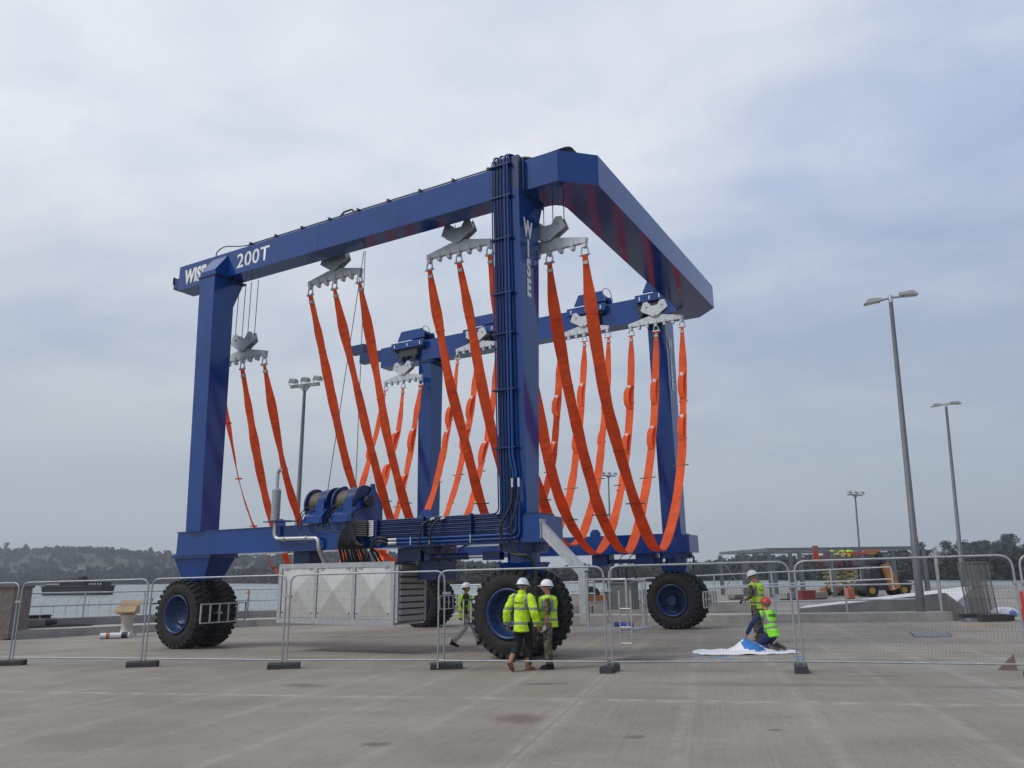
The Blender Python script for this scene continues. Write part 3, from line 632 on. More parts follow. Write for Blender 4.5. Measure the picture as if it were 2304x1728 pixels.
for u0, u1 in ((-10.9, -9.2), (-7.0, -5.4), (-2.6, -.98), (.83, 1.28)): trolley(u0, u1, False) if u0 < .5 else None
# lettering
def LT(body, size, fn, sx=1, bold=.02, shear=0, parent=hoist, n='lettering'): return text_mesh(body, size, n, WHITE, parent, fn, shear, bold, sx)
LT('WISE', .64, lambda x, y: V((-11.37+x, -.004, 10.885+y)), .66, .034, .08, nb)
LT('200T', .66, lambda x, y: V((-8.72+x, -.004, 10.89+y)), .98, .008, 0, nb)
for i, ch in enumerate('WISE'):
    wz = 9.55 - i*.51
    LT(ch, .60, lambda x, y: V((.784, .19+x, wz+y)), .66, .03, 0, cN)
    LT(ch, .60, lambda x, y: V((.664, WID-.36+x, wz+y)), .66, .03, 0, cF)

# ---------------------------------------------------------------- lifting gear: spreader bars with blocks, and the slings
def spreader(label, u, v, w, top, ncable=4):
    """origin: middle of the bar at sling-eye height"""
    t = thing('spreader_bar', label, 'spreader bar', HW(u, v, w), HY, 'spreader bars hung from the hoist')
    b = MB(); pr = [(-1.03, .30), (1.03, .30), (1.06, .42), (.24, .60), (-.24, .60), (-1.06, .42)]
    b.prism(pr, lambda x, z, q: V((x, q, z)), -.05, .05); bar = b.build('bar', GALV, t)
    b = MB()
    for i in range(7):
        x = (i-3)*.323; b.box((x-.055, -.075, .28), (x+.055, .075, .40)); b.cyl((x, -.06, .225), (x, .06, .225), .055, 12); b.box((x-.054, -.061, .22), (x+.054, .061, .281))
    b.each('lug', GALV, bar)
    hb_ = [(-.52, .84), (-.41, 1.13), (-.25, 1.15), (-.13, .97), (.13, .97), (.25, 1.15), (.41, 1.13), (.52, .84), (.07, .55), (-.07, .55)]
    b = MB(); b.prism(hb_, lambda x, z, q: V((x, q, z)), -.11, -.085); b.prism(hb_, lambda x, z, q: V((x, q, z)), .085, .11)
    b.cyl((0, -.13, .62), (0, .13, .62), .04, 10); hk = b.build('hook_block', GALV, t)
    b = MB()
    for x in (-.29, .29): b.cyl((x, -.08, .95), (x, .08, .95), .17, 20); b.cyl((x, -.125, .95), (x, .125, .95), .05, 10)
    b.each('sheave', GALVD, hk)
    for i in (0, 3, 6):
        x = (i-3)*.323; b = MB()
        b.tube(spline([(x-.075, 0, -.0), (x-.09, 0, .10), (x-.06, 0, .2), (x, 0, .245), (x+.06, 0, .2), (x+.09, 0, .10), (x+.075, 0, -.0)], 12), .022, 6)
        b.cyl((x-.14, 0, .0), (x+.14, 0, .0), .026, 8); b.cyl((x-.11, 0, 0), (x-.06, 0, 0), .04, 8); b.cyl((x+.06, 0, 0), (x+.11, 0, 0), .04, 8); b.build('shackle', GALV, t)
    for x in (-.44, -.13, .13, .44)[:ncable]:
        MB().tube([(x, 0, .98), (x, 0, top-w)], .012, 5).build('hoist_cable', ROPE, t)
SP = [  # near: u, w, top ; far
 ('grey spreader bar under the left end of the near beam, hanging lowest on long wires', -9.93, .95, 7.95, 10.84),
 ('grey spreader bar pulled tight up under the near beam, right of the 200T lettering', -6.2, .95, 9.87, 10.85),
 ('grey spreader bar tight under the near beam just left of the piped column', -1.75, .95, 9.72, 10.85),
 ('grey spreader bar on short wires right behind the white WISE column', .97, .95, 9.10, 10.72),
 ('bright spreader bar hanging lowest on the far beam beside the far left column', -11.2, 10.75, 9.55, 10.98),
 ('bright spreader bar under the second trolley of the far beam, partly behind the piped column', -7.37, 10.75, 10.41, 10.98),
 ('bright spreader bar under the far beam seen between two near slings', -2.5, 10.75, 10.23, 10.98),
 ('bright spreader bar at the right end of the far beam under the cross beam', .37, 10.75, 10.13, 10.98)]
for l, u, v, w, top in SP: spreader(l, u, v, w, top)

SLG = {
'1a': (-11.0, -12.2, [(1.9, 5.4), (2.22, 4.58), (2.82, 3.51), (3.78, 2.24), (4.29, 1.77), (6.4, .82), (8.2, 2.35), (9.1, 4.87), (9.65, 6.25), (10.23, 7.74)]),
'1b': (-9.93, -11.2, [(1.86, 5.39), (2.61, 3.65), (3.48, 2.29), (4.6, 1.25), (6.2, .85), (7.6, 1.9), (8.71, 3.87), (9.18, 4.80), (9.79, 5.98), (10.46, 7.66)]),
'1c': (-8.96, -10.23, [(1.98, 5.31), (2.43, 4.36), (3.10, 3.25), (3.9, 2.15), (5.0, 1.15), (6.3, .86), (7.7, 1.9), (8.94, 3.83), (9.52, 5.21), (10.05, 6.79), (10.4, 8.3)]),
'2a': (-7.17, -8.34, [(1.70, 8.2), (2.38, 6.65), (2.95, 5.40), (3.50, 4.42), (4.33, 3.35), (5.3, 2.35), (6.3, 2.05), (7.3, 2.55), (8.23, 3.77), (8.95, 4.91), (9.67, 6.56), (10.07, 7.62), (10.48, 9.2)]),
'2b': (-6.2, -7.37, [(1.75, 8.2), (2.48, 6.75), (3.15, 5.38), (4.33, 3.38), (5.3, 2.40), (6.3, 2.08), (7.3, 2.6), (8.19, 3.77), (9.06, 5.16), (9.73, 6.81), (10.17, 7.86), (10.54, 9.3)]),
'2c': (-5.23, -6.40, [(1.55, 8.45), (2.24, 6.70), (2.75, 5.40), (3.97, 3.35), (4.8, 2.60), (5.9, 2.22), (7.1, 2.65), (8.13, 3.77), (8.74, 4.75), (9.30, 5.83), (9.90, 7.05), (10.4, 8.7)]),
'3a': (-2.72, -3.53, [(1.15, 9.1), (1.62, 7.95), (2.06, 6.85), (2.9, 5.4), (4.0, 3.55), (5.0, 2.6), (6.2, 2.2), (7.6, 2.85), (8.93, 4.41), (9.6, 5.52), (9.95, 6.5), (10.35, 8.07), (10.59, 9.3)]),
'3b': (-1.75, -2.5, [(1.50, 8.5), (1.95, 7.35), (2.47, 6.1), (3.13, 4.95), (4.1, 3.55), (5.1, 2.7), (6.25, 2.38), (7.2, 2.65), (7.87, 3.15), (8.58, 4.0), (9.31, 5.39), (10.0, 7.2), (10.55, 9.1)]),
'3c': (-.78, -1.50, [(1.3, 8.6), (2.05, 6.75), (2.95, 5.05), (3.95, 3.75), (5.0, 2.68), (5.95, 2.36), (6.9, 2.55), (7.6, 3.10), (8.70, 4.42), (9.49, 6.15), (10.25, 8.1), (10.56, 9.3)]),
'4a': (0.0, -.60, [(1.45, 7.35), (2.2, 5.65), (2.68, 4.57), (3.47, 3.45), (4.6, 2.58), (5.6, 2.17), (6.27, 2.12), (7.28, 2.69), (8.37, 3.81), (9.29, 5.24), (10.0, 6.85), (10.45, 8.5)]),
'4b': (.97, .37, [(1.12, 8.1), (1.53, 7.0), (1.99, 5.95), (2.5, 5.1), (3.14, 4.12), (4.0, 3.05), (5.21, 2.26), (6.15, 2.13), (7.1, 2.78), (8.17, 3.98), (9.15, 5.45), (9.87, 7.0), (10.4, 8.8)]),
'4c': (1.94, 1.34, [(1.15, 8.15), (1.50, 7.0), (2.0, 5.75), (2.72, 4.70), (3.44, 3.90), (4.35, 2.98), (5.38, 2.26), (6.27, 2.15), (7.1, 2.60), (8.16, 3.52), (9.28, 5.07), (9.95, 6.7), (10.35, 8.2)])}
SLL = {'1a': 'orange sling at the left end of the hoist, seen edge-on beside the left column', '1b': 'orange sling left of the exhaust silencer, running down behind it', '1c': 'orange sling dropping just right of the exhaust silencer in front of the left floodlight mast',
'2a': 'orange sling running down behind the twin winch drums', '2b': 'orange sling crossing just right of the winch drums', '2c': 'orange sling in front of the far left column, third one right of the winches',
'3a': 'orange sling from under the middle of the near beam, leftmost of its bar', '3b': 'orange sling that runs down behind the piped column', '3c': 'orange sling hidden at its top by the piped column and emerging low beside it',
'4a': 'orange sling coming out from behind the WISE column, first of the right-hand loops', '4b': 'orange sling in the middle of the right-hand loops beside the WISE column', '4c': 'rightmost orange sling, ending in front of the far right column'}
topw = {'1': (7.95, 9.55), '2': (9.87, 10.41), '3': (9.72, 10.23), '4': (9.10, 10.13)}
for k, (un, uf, mid) in SLG.items():
    wn_, wf_ = topw[k[0]]; pts = [(.95, wn_)] + mid + [(10.75, wf_)]
    uu = lambda v: un + (uf-un)*(v-.95)/9.8
    path = spline([(uu(v), v, w) for v, w in pts], 90)
    for _ in range(2): path = [path[0]] + [(path[i-1]+path[i]*2+path[i+1])/4 for i in range(1, len(path)-1)] + [path[-1]]
    org = HW(uu(6.2), 6.2, 0); n = len(path); cum = [0]
    for i in range(1, n): cum.append(cum[-1]+(path[i]-path[i-1]).length)
    Lt = cum[-1]; rnd = random.Random(k); ph = rnd.random()*6; c0 = V((uu(6.2), 6.2, 0))
    across = V((1, (uf-un)*0, 0)); vs = []; fs = []
    for i, p in enumerate(path):
        t = (path[min(n-1, i+1)]-path[max(0, i-1)]).normalized(); nx = (across - t*(across @ t)).normalized(); ny = t.cross(nx)
        d = min(cum[i], Lt-cum[i]); hw = .062 + (.148-.062)*min(1, max(0, (d-.1)/1.0)); hw *= (1.08 - .22*cum[i]/Lt)*(1+.05*sin(cum[i]*1.9+ph*2)+.03*sin(cum[i]*5.3+ph))
        tw = .13*sin(cum[i]*.9+ph)+.09*sin(cum[i]*2.1+ph*1.7) + (1.05*max(0, 1-abs(i/n-.72)/.28) if k in ('3a',) else 0) + (1.15*max(0, 1-i/n/.6) if k == '1a' else 0)
        a = nx*cos(tw)+ny*sin(tw); e = ny*cos(tw)-nx*sin(tw); th = .011; q = p-c0; wv = .018*sin(cum[i]*2.3+ph)+.008*sin(cum[i]*6.1)
        vs += [q-a*hw-e*(th-wv), q+a*hw-e*(th+wv), q+a*hw+e*(th-wv), q-a*hw+e*(th+wv)]
    for i in range(n-1):
        for j in range(4): fs.append((i*4+j, i*4+(j+1) % 4, (i+1)*4+(j+1) % 4, (i+1)*4+j))
    fs += [(3, 2, 1, 0), ((n-1)*4, (n-1)*4+1, (n-1)*4+2, (n-1)*4+3)]
    b = MB(); b.add(vs, fs, False); s = b.build('sling', ORG, None, loc=org, rot=(0, 0, HY)); tag(s, SLL[k], 'sling', 'orange lifting slings of the hoist')
    def at(fr):
        i = min(n-2, max(1, int(fr*n))); t = (path[i+1]-path[i-1]).normalized(); nx = (across-t*(across @ t)).normalized(); return path[i]-c0, t, nx, t.cross(nx)
    b = MB()
    for i in (0, n-1):
        p, t, nx, ny = at(i/n); b.box((p.x-.07, p.y-.05, p.z-.05), (p.x+.065, p.y+.045, p.z+.03))
    b.each('end_sleeve', mat('grey_sleeve', (.5, .5, .48), .7), s)
    b = MB()
    for c in range(9):                                              # stitched overlaps of the protective sleeve
        fr = .07+.86*(c+.3*rnd.random())/9; p, t, nx, ny = at(fr); q = [p+nx*sx*.152+ny*sy*.0155+t*st for st in (-.02, .02) for sy in (-1, 1) for sx in (-1, 1)]
        b.hexa([q[0], q[1], q[3], q[2]], [q[4], q[5], q[7], q[6]])
    b.each('seam', mat('seam_orange', (.74, .085, .03), .8), s)
    for fr in (.34+.03*rnd.random(), .67+.05*rnd.random()):
        p, t, nx, ny = at(fr); MB().tube([p-nx*.26, p+nx*.26], .018, 6).build('keeper_bar', OLIVE, s)
    for fr in (.76+.06*rnd.random(), .84+.04*rnd.random()):         # slack bights of webbing with white size tags
        p, t, nx, ny = at(fr); sd_ = -ny if (fr*100) % 2 < 1.4 else ny; h = rnd.uniform(.7, 1.15); o = rnd.uniform(.05, .14); zz = t if t.z > 0 else -t; lx = nx*(-.04-.08*rnd.random())
        pp = spline([p+zz*h*.5+sd_*.03, p+zz*h*.2+sd_*o+lx, p-zz*h*.25+sd_*(o*.9)+lx, p-zz*h*.5+sd_*.03], 10); b = MB(); vs = []
        for a in pp: vs += [a-nx*.10, a+nx*.10, a+nx*.10+sd_*.012, a-nx*.10+sd_*.012]
        b.add(vs, [(i*4+j, i*4+(j+1) % 4, (i+1)*4+(j+1) % 4, (i+1)*4+j) for i in range(len(pp)-1) for j in range(4)]); b.build('slack_bight', ORG, s)
        q = pp[1]+sd_*.02; MB().box((q.x-.05, q.y-.02, q.z-.05), (q.x+.05, q.y+.02, q.z+.05)).build('size_tag', WHITE, s)

# ---------------------------------------------------------------- temporary fence panels in their rubber feet
FP = [V(p) for p in ((-15.0, 19.6), (-11.55, 18.42), (-8.03, 17.36), (-4.67, 16.27), (-1.33, 15.52), (1.68, 14.42), (4.86, 13.78), (8.0, 12.52), (11.0, 11.5))]
FL = ['leftmost fence panel, cut by the left edge of the picture', 'fence panel in front of the water and the moored barge', 'fence panel in front of the left pair of tyres', 'fence panel in front of the silver power unit doors', 'fence panel in front of the two men talking by the tyre', 'fence panel between the talking men and the kneeling man', 'fence panel right of the kneeling man, in front of the drain', 'rightmost fence panel, cut by the right edge of the picture']
def fence_panel(a, b, label, dz=(0, 0), h=1.72):
    z0, z1 = gz(*a)+.11, gz(*b)+.11; d = (b-a); L = d.length; d = d/L
    t = thing('mesh_fence', label, 'fence panel', (a.x, a.y, z0), math.atan2(d.y, d.x), 'mesh fence panels across the yard')
    sl = (z1-z0)/L
    P = lambda x, z, y=0: V((x, y, z + sl*x))
    r = .018; e = .05; f = MB()
    f.tube([P(e, -.08)] + arcpath([P(e, .1), P(e, h), P(L-e, h), P(L-e, .1)], .2, 6)[0:] + [P(L-e, -.08)], r, 8)
    f.tube([P(e, .06), P(L-e, .06)], r*.85, 8)
    f.build('frame', GALVD, t)
    m = MB(); n = int((L-2*e)/.05)
    for i in range(1, n):
        x = e+(L-2*e)*i/n; q = min(x-e, L-e-x); zt = h - (0 if q > .2 else .2-sqrt(max(0, .04-(.2-q)**2))); w = .0008
        m.add([P(x-w, .06, -w), P(x+w, .06, -w), P(x, .06, w), P(x-w, zt, -w), P(x+w, zt, -w), P(x, zt, w)], [(0, 1, 4, 3), (1, 2, 5, 4), (2, 0, 3, 5)])
    for k in range(9):
        z = .22+k*.165; w = .001
        if z < h-.03: m.add([P(e, z-w, -w), P(L-e, z-w, -w), P(L-e, z+w, -w), P(e, z+w, -w), P(e, z, w), P(L-e, z, w)], [(0, 1, 2, 3), (3, 2, 5, 4), (4, 5, 1, 0)])
    m.build('wire_mesh', WIRE, t, fix=False)
    c = MB(); c.box((L-e-.03, -.035, h*.76), (L+e+.03, .035, h*.76+.05), None); c.build('clamp', GALVD, t)
    return t
for i in range(8): fence_panel(FP[i]+(V((-.20, -.12)) if i == 4 else V((0, 0))), FP[i+1], FL[i])
def foot(p, ang, label, L=.62):
    t = thing('fence_block', label, 'fence foot', (p.x, p.y, gz(*p)), ang, 'black rubber feet under the fence posts')
    b = MB(); b.prism([(-.11, 0), (.11, 0), (.11, .09), (.085, .12), (-.085, .12), (-.11, .09)], lambda y, z, x: V((x, y, z)), -L/2, L/2); b.build('block', FOOT, t)
    b = MB()
    for x in (-.05, .05): b.cyl((x, 0, .118), (x, 0, .128), .03, 10)
    b.build('socket', DARK, t)
for i, l in zip(range(1, 8), ('rubber fence foot at the far left, under the post by the brown crate', 'rubber fence foot left of the left tyres', 'rubber fence foot in front of the silver doors', 'rubber fence foot just left of the men talking', 'rubber fence foot right of the men, turned end-on', 'pale-ended rubber fence foot right of the kneeling man', 'rubber fence foot at the right edge of the picture')):
    p = FP[i]; foot(p, {5: 1.2, 6: 1.25, 7: .9}.get(i, .12), l)
# stack of spare panels standing by the right kerb
t = thing('panel_stack', 'row of spare mesh fence panels stood together in black feet by the right kerb end', 'fence panels', (0, 0, 0))
base = G(2225, 1398)
for k in range(5):
    a = V((base.x-.25+.16*k, base.y-.1+.5*k)); b = V((base.x+1.05+.12*k, base.y+1.15+.5*k)); z = gz(*a)
    m = MB(); d = (b-a); n = 24
    for i in range(n+1):
        p = a+d*i/n; m.tube([(p.x, p.y, z+.15), (p.x-.10, p.y, z+2.02)], .024 if i in (0, n) else .0042, 5)
    for h in (.2, .7, 1.2, 1.7, 2.0): m.tube([(a.x-.1*h/2, a.y, z+h), (b.x-.1*h/2, b.y, z+h)], .022 if h == 2.0 else .007, 5)
    m.build('mesh_panel', DULLW, t)
b = MB(); z = gz(base.x, base.y)
b.box((base.x-.42, base.y-.35, z), (base.x+.55, base.y-.05, z+.24)); b.box((base.x-.75, base.y+.3, z+.1), (base.x+.1, base.y+.55, z+.24)); b.box((base.x-.2, base.y-.02, z), (base.x+.9, base.y+.28, z+.2)); b.each('rubber_block', FOOT, t)

# ---------------------------------------------------------------- railings, razor wire, walls
def railing(path, label, h, posts, rails=(1.0, .5), r=.035, zf=None, name='railing'):
    z = zf or (lambda x, y: gz(x, y)); p0 = V(path[0]); t = thing(name, label, 'railing', (p0.x, p0.y, 0))
    L = [0]; P = [V(p) for p in path]
    for i in range(len(P)-1): L.append(L[-1]+(P[i+1]-P[i]).length)
    def at(d):
        i = 0
        while i < len(P)-2 and L[i+1] < d: i += 1
        return P[i]+(P[i+1]-P[i])*((d-L[i])/(L[i+1]-L[i]))
    n = max(1, round(L[-1]/posts))
    for i in range(n+1):
        p = at(L[-1]*i/n)-p0; zz = z(p.x+p0.x, p.y+p0.y); b = MB(); b.cyl((p.x, p.y, zz-.02), (p.x, p.y, zz+h), r, 8); b.box((p.x-.08, p.y-.08, zz), (p.x+.08, p.y+.08, zz+.015)); b.build('post', GALV, t)
    for f in rails: MB().tube([(q.x-p0.x, q.y-p0.y, z(q.x, q.y)+h*f) for q in P], r*.95, 8).build('rail', GALV, t)
    return t
wp = offset(KERB[:5], 1.95); kz = {}
def zwall(off): return lambda x, y: gz(x, y)+off
railing(wp[0:3], 'galvanised two-rail railing on the parapet wall along the water', 1.0, 2.35, zf=zwall(.64))
railing(wp[2:5], 'galvanised railing on the quay seen between the hoist wheels', 1.0, 2.4, zf=zwall(.64))
rp = [(5.2, 32.2)] + [tuple(p) for p in offset(KERB[5:6] + [(14.9, 28.72)], .75)]
railing(rp, 'galvanised two-rail railing on the right kerb in front of the ramp', 1.0, 2.3, rails=(1.0, .45), zf=zwall(.3))
# coiled razor wire along the water side
cw = MB(); pts = []; pa = offset(KERB[:4], 2.45); tot = 0
for i in range(3):
    a, b_ = V(pa[i]), V(pa[i+1]); L = (b_-a).length; n = int(L*46)
    for k in range(n):
        q = a+(b_-a)*k/n; an = 2*pi*k/20; rr = .44+.05*sin(k*.37); nrm = V((-(b_-a).y, (b_-a).x))/L
        pts.append(V((q.x+nrm.x*cos(an)*rr, q.y+nrm.y*cos(an)*rr, gz(*q)+.62+.42+sin(an)*rr)))
cw.tube(pts, .007, 3); tag(cw.build('razor_wire', GALVD), 'loose coils of razor wire along the water side of the railing', 'razor wire')
# inner wall band and the ramp behind the right kerb
b = MB(); b.hexa([(3.4, 34.2, -1), (9.9, 31.6, -1), (9.9, 32.0, -1), (3.4, 34.6, -1)], [(3.4, 34.2, .36), (9.9, 31.6, .36), (9.9, 32.0, .36), (3.4, 34.6, .36)])
tag(b.build('low_wall', CONC), 'low pale concrete wall behind the kerb right of the access platform', 'wall')
b = MB()
top = [D(1798, 1368, 31.0), D(2154, 1354, 29.9), D(2194, 1317, 42), D(1812, 1363, 40)]; bot = [(v.x, v.y, -1.4) for v in top]
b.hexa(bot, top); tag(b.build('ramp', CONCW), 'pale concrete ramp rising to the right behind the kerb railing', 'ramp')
b = MB(); q0, q1, q2 = D(1795, 1370, 30.7), D(2128, 1334, 29.6), D(2170, 1366, 29.35); w_ = V((.05, .22, 0)); dn = lambda v: V((v.x, v.y, -1.2))
b.hexa([dn(q0), dn(q1), dn(q1+w_), dn(q0+w_)], [q0, q1, q1+w_, q0+w_]); e = V((.004, 0, -.003)); b.hexa([dn(q1+e), dn(q2), dn(q2+w_), dn(q1+w_+e)], [q1+e, q2, q2+w_, q1+w_+e])
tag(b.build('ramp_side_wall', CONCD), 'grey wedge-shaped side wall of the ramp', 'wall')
railing([(-1.0, 41.0), (9.5, 40.6), (18.5, 38.6)], 'white two-rail railing beyond the ramp', 1.05, 3.0, rails=(1.0, .45), zf=lambda x, y: .02+.035*x, name='railing')
p = D(2103, 1236, 29.1); q = D(2120, 1380, 29.1); tag(MB().tube([(q.x, 29.1, gz(q.x, 29.1)+.25), (p.x, 29.1, p.z)], .06, 10).build('steel_post', GALV), 'plain galvanised post on the kerb right of the big lamp post', 'post')

# ---------------------------------------------------------------- things left lying on the yard
p = G(283, 1433); t = thing('mooring_bollard', 'pale steel bollard on the quay with an open carton on top', 'bollard', (p.x, p.y, p.z), .2)
b = MB(); b.lathe([(.40, 0), (.40, .06), (.26, .10), (.22, .3), (.22, .62), (.30, .72), (.30, .80), (.001, .82), (.001, 0)], lambda r, a, h: V((r*cos(a)*.9, r*sin(a), h)), 24, closed=False); b.build('body', mat('cream_paint', (.52, .49, .43), .55), t)
b = MB()
for k in range(8): a = 2*pi*k/8; b.cyl((.32*cos(a), .33*sin(a), .055), (.32*cos(a), .33*sin(a), .10), .03, 6)
b.build('bolt_ring', GALVD, t)
c = thing('carton', 'open cardboard carton standing on the bollard', 'box', (p.x, p.y, p.z+.825), .25)
b = MB(); w = .34
for a, e in (((-w, -w*.8, 0), (w, -w*.8+.012, .3)), ((-w, w*.8-.012, 0), (w, w*.8, .3)), ((-w, -w*.8+.013, 0), (-w+.012, w*.8-.013, .3)), ((w-.012, -w*.8+.013, 0), (w, w*.8-.013, .3)), ((-w+.013, -w*.8+.013, 0), (w-.013, w*.8-.013, .012))): b.box(a, e)
b.build('body', CARD, c)
b = MB(); b.hexa([(-w, -w*.8, .29), (w, -w*.8, .29), (w-.04, -w*.8-.14, .06), (-w-.08, -w*.8-.14, .06)], [(-w, -w*.8, .30), (w, -w*.8, .30), (w-.04, -w*.8-.15, .07), (-w-.08, -w*.8-.15, .07)]); b.hexa([(-w, w*.8, .30), (w, w*.8, .30), (w, w*.8+.1, .46), (-w, w*.8+.1, .46)], [(-w, w*.8, .31), (w, w*.8, .31), (w, w*.8+.1, .47), (-w, w*.8+.1, .47)]); b.build('flap', CARD, c)
q = G(255, 1437); t = thing('pipe_section', 'white plastic pipe with an orange band lying by the bollard', 'pipe', (q.x, q.y, q.z), .15)
MB().cyl((-.45, 0, .1), (.5, .1, .1), .10, 14).build('body', PEBBLE, t); MB().cyl((-.25, .02, .1), (-.14, .032, .1), .108, 14).build('band', mat('orange_band', (.5, .12, .04), .6), t); MB().cyl((.25, .08, .1), (.45, .1, .1), .112, 14).build('dark_band', DARK, t)
p = D(20, 1428, 29.3); t = thing('plywood_crate', 'tall weathered plywood crate at the left edge of the yard', 'crate', (p.x-.9, p.y+.3, gz(p.x, p.y)-.02), .05)
b = MB(); b.box((-.95, -.6, .08), (1.0, .6, 1.85)); b.build('body', WOODG, t)
b = MB(); b.box((-1.0, -.64, 1.85), (1.06, .64, 1.93)); b.build('lid', mat('dark_ply', (.12, .085, .075), .8), t)
b = MB()
for x in (-.8, 0, .8): b.box((x-.08, -.6, 0), (x+.08, .6, .08))
b.each('skid', WOODG, t)
p = offset(KERB[:4], 1.2); a = V(p[0])*.12+V(p[1])*.88
def onledge(px, py): d = ray(px, py); n = V((-.008, .013, 1)); C = V((0, 0, CH)); return C + d*((.30-n @ C)/(n @ d))
q = onledge(80, 1411); t = thing('steel_bin', 'rusty brown open steel bin on the ledge against the parapet', 'bin', q, .75)
b = MB(); b.box((-.45, -.3, 0), (.45, .3, .44)); b.build('body', mat('rusty_steel', (.075, .04, .03), .85, var=.4, vs=8), t); b = MB(); b.box((-.48, -.33, .44), (.48, .33, .48)); b.build('rim', DARK, t)
q = onledge(110, 1413); t = thing('timber_stack', 'dark planks and a grey drum lying along the ledge by the rusty bin', 'timber', q, .75)
b = MB()
for k in range(4): b.box((-.9+.1*k, -.25+.14*k, 0), (1.5-.2*k, -.14+.14*k, .07+.02*(k % 2)))
b.build('planks', mat('dark_timber', (.06, .05, .042), .85), t); MB().cyl((-.1, .35, .2), (.3, .4, .2), .16, 14).build('drum', DARK, t)
# banner, spray marks, drain, paint line
def sheet(outline, z, name, m, parent, th=.004):
    b = MB(); n = len(outline); b.add([(x, y, gz(x, y)+z) for x, y in outline] + [(x, y, gz(x, y)+z+th) for x, y in outline], [tuple(range(n))[::-1], tuple(range(n, 2*n))] + [(i, (i+1) % n, n+(i+1) % n, n+i) for i in range(n)]); return b.build(name, m, parent)
t = thing('banner', 'large white and blue sheet spread on the ground by the kneeling man', 'banner')
b = MB(); c0 = V((5.05, 17.75)); NX, NY = 34, 22; vs = []
for j in range(NY+1):
    for i in range(NX+1):
        a, e = i/NX-.5, j/NY-.5; x = c0.x+a*2.3*(1-.25*abs(e)); y = c0.y+e*1.5*(1-.5*abs(a))
        hump = .21*max(0, 1-sqrt(((x-5.10)/.46)**2+((y-17.80)/.55)**2))**1.25 + .10*math.exp(-(((x-5.3)/.35)**2+((y-17.9)/.3)**2)); wr = .009*(sin(x*13+y*7)+sin(y*17-x*5))+.008
        vs.append((x, y, gz(x, y)+.012+hump+max(0, wr)))
b.add(vs, [(j*(NX+1)+i, j*(NX+1)+i+1, (j+1)*(NX+1)+i+1, (j+1)*(NX+1)+i) for j in range(NY) for i in range(NX)], True)
bo = b.build('sheet', mat('white_sheet', (.74, .75, .78), .5, var=.05), t); bo.data.materials.append(mat('blue_print', (.03, .17, .50), .5, var=.15))
for pl in bo.data.polygons:
    c = pl.center; pl.material_index = 1 if (((c.x-5.20)/.24)**2+((c.y-17.62)/.24)**2 < 1 or ((c.x-5.75)/.25)**2+((c.y-17.9)/.12)**2 < 1) else 0
so_ = bo.modifiers.new('thickness', 'SOLIDIFY'); so_.thickness = .006
t = thing('paint_mark', 'blue spray-paint scribbles on the concrete beside the banner', 'paint mark')
for px, py, w in ((1562, 1477, .25), (1580, 1474, .3), (1600, 1479, .2), (1622, 1477, .35), (1640, 1482, .2), (1795, 1478, .18), (1800, 1483, .22)):
    p = G(px, py); pts = [(p.x+w*.5*cos(k*.9)*random.uniform(.3, 1), p.y+.16*sin(k*.9)*random.uniform(.3, 1)) for k in range(7)]
    sheet(pts, .003, 'stroke', BLUEP, t, .003)
t = thing('drain_grate', 'dark rectangular drain grate in the concrete on the right', 'drain')
q = [G(2046, 1424), G(2132, 1423), G(2144, 1433), G(2058, 1434)]; qq = [(v.x, v.y) for v in q]
sheet(qq, .003, 'frame', DARK, t, .006); A, B_, C_, D_ = [V(p) for p in qq]
for k in range(1, 12): a = A+(B_-A)*k/12; e = D_+(C_-D_)*k/12; MB().tube([(a.x, a.y, gz(*a)+.012), (e.x, e.y, gz(*e)+.012)], .022, 5).build('grate_bar', GALVD, t)
t = thing('paint_line', 'worn yellow painted line at the end of the right kerb', 'paint mark')
a = G(2155, 1407); sheet([(a.x, a.y), (a.x+.75, a.y-.05), (a.x+.75, a.y-.3), (a.x, a.y-.28)], .003, 'bright_dash', YEL, t); sheet([(a.x+.9, a.y-.05), (a.x+2.6, a.y-.25), (a.x+2.6, a.y-.4), (a.x+.9, a.y-.22)], .003, 'faded_dash', mat('faded_yellow', (.36, .28, .08), .8), t)
q = G(2262, 1392); t = thing('cement_sack', 'white and blue plastic sack slumped beside the spare panels', 'sack', q, .2)
b = MB(); b.ell((0, 0, .2), (.55, .35, .22), 16); b.build('body', PEBBLE, t); b = MB(); b.ell((.05, -.17, .2), (.30, .2, .15), 12); b.build('print', mat('sack_print', (.12, .2, .45), .5), t)
t = thing('dust_sheet', 'pale plastic sheet lying below the white sack', 'sheet', (0, 0, 0)); sheet([(q.x-.5, q.y-.35), (q.x+1.5, q.y-.35), (q.x+1.4, q.y-.8), (q.x-.2, q.y-.7)], .003, 'sheet', PEBBLE, t, .03)
p = G(2268, 1508); t = thing('fence_cover', 'small faded red triangular cover leaning at the right fence foot', 'cover', p, -.4); b = MB(); b.prism([(-.15, 0), (.13, 0), (.12, .26)], lambda x, z, y: V((x, y, z)), -.03, .03); b.build('panel', mat('faded_red', (.20, .145, .12), .8), t)
p = D(2297, 1345, 27); t = thing('plastic_barrier', 'red plastic barrier at the right edge beyond the spare panels', 'barrier', (p.x+.62, p.y, gz(p.x, p.y)), .1)
b = MB(); b.prism([(-.3, 0), (.3, 0), (.12, .5), (.12, 1.0), (-.12, 1.0), (-.12, .5)], lambda y, z, x: V((x, y, z)), -.6, .9); b.build('body', SIGNR, t); b = MB(); b.box((-.5, -.34, .62), (.8, -.128, .72)); b.build('stripe', WHITE, t)

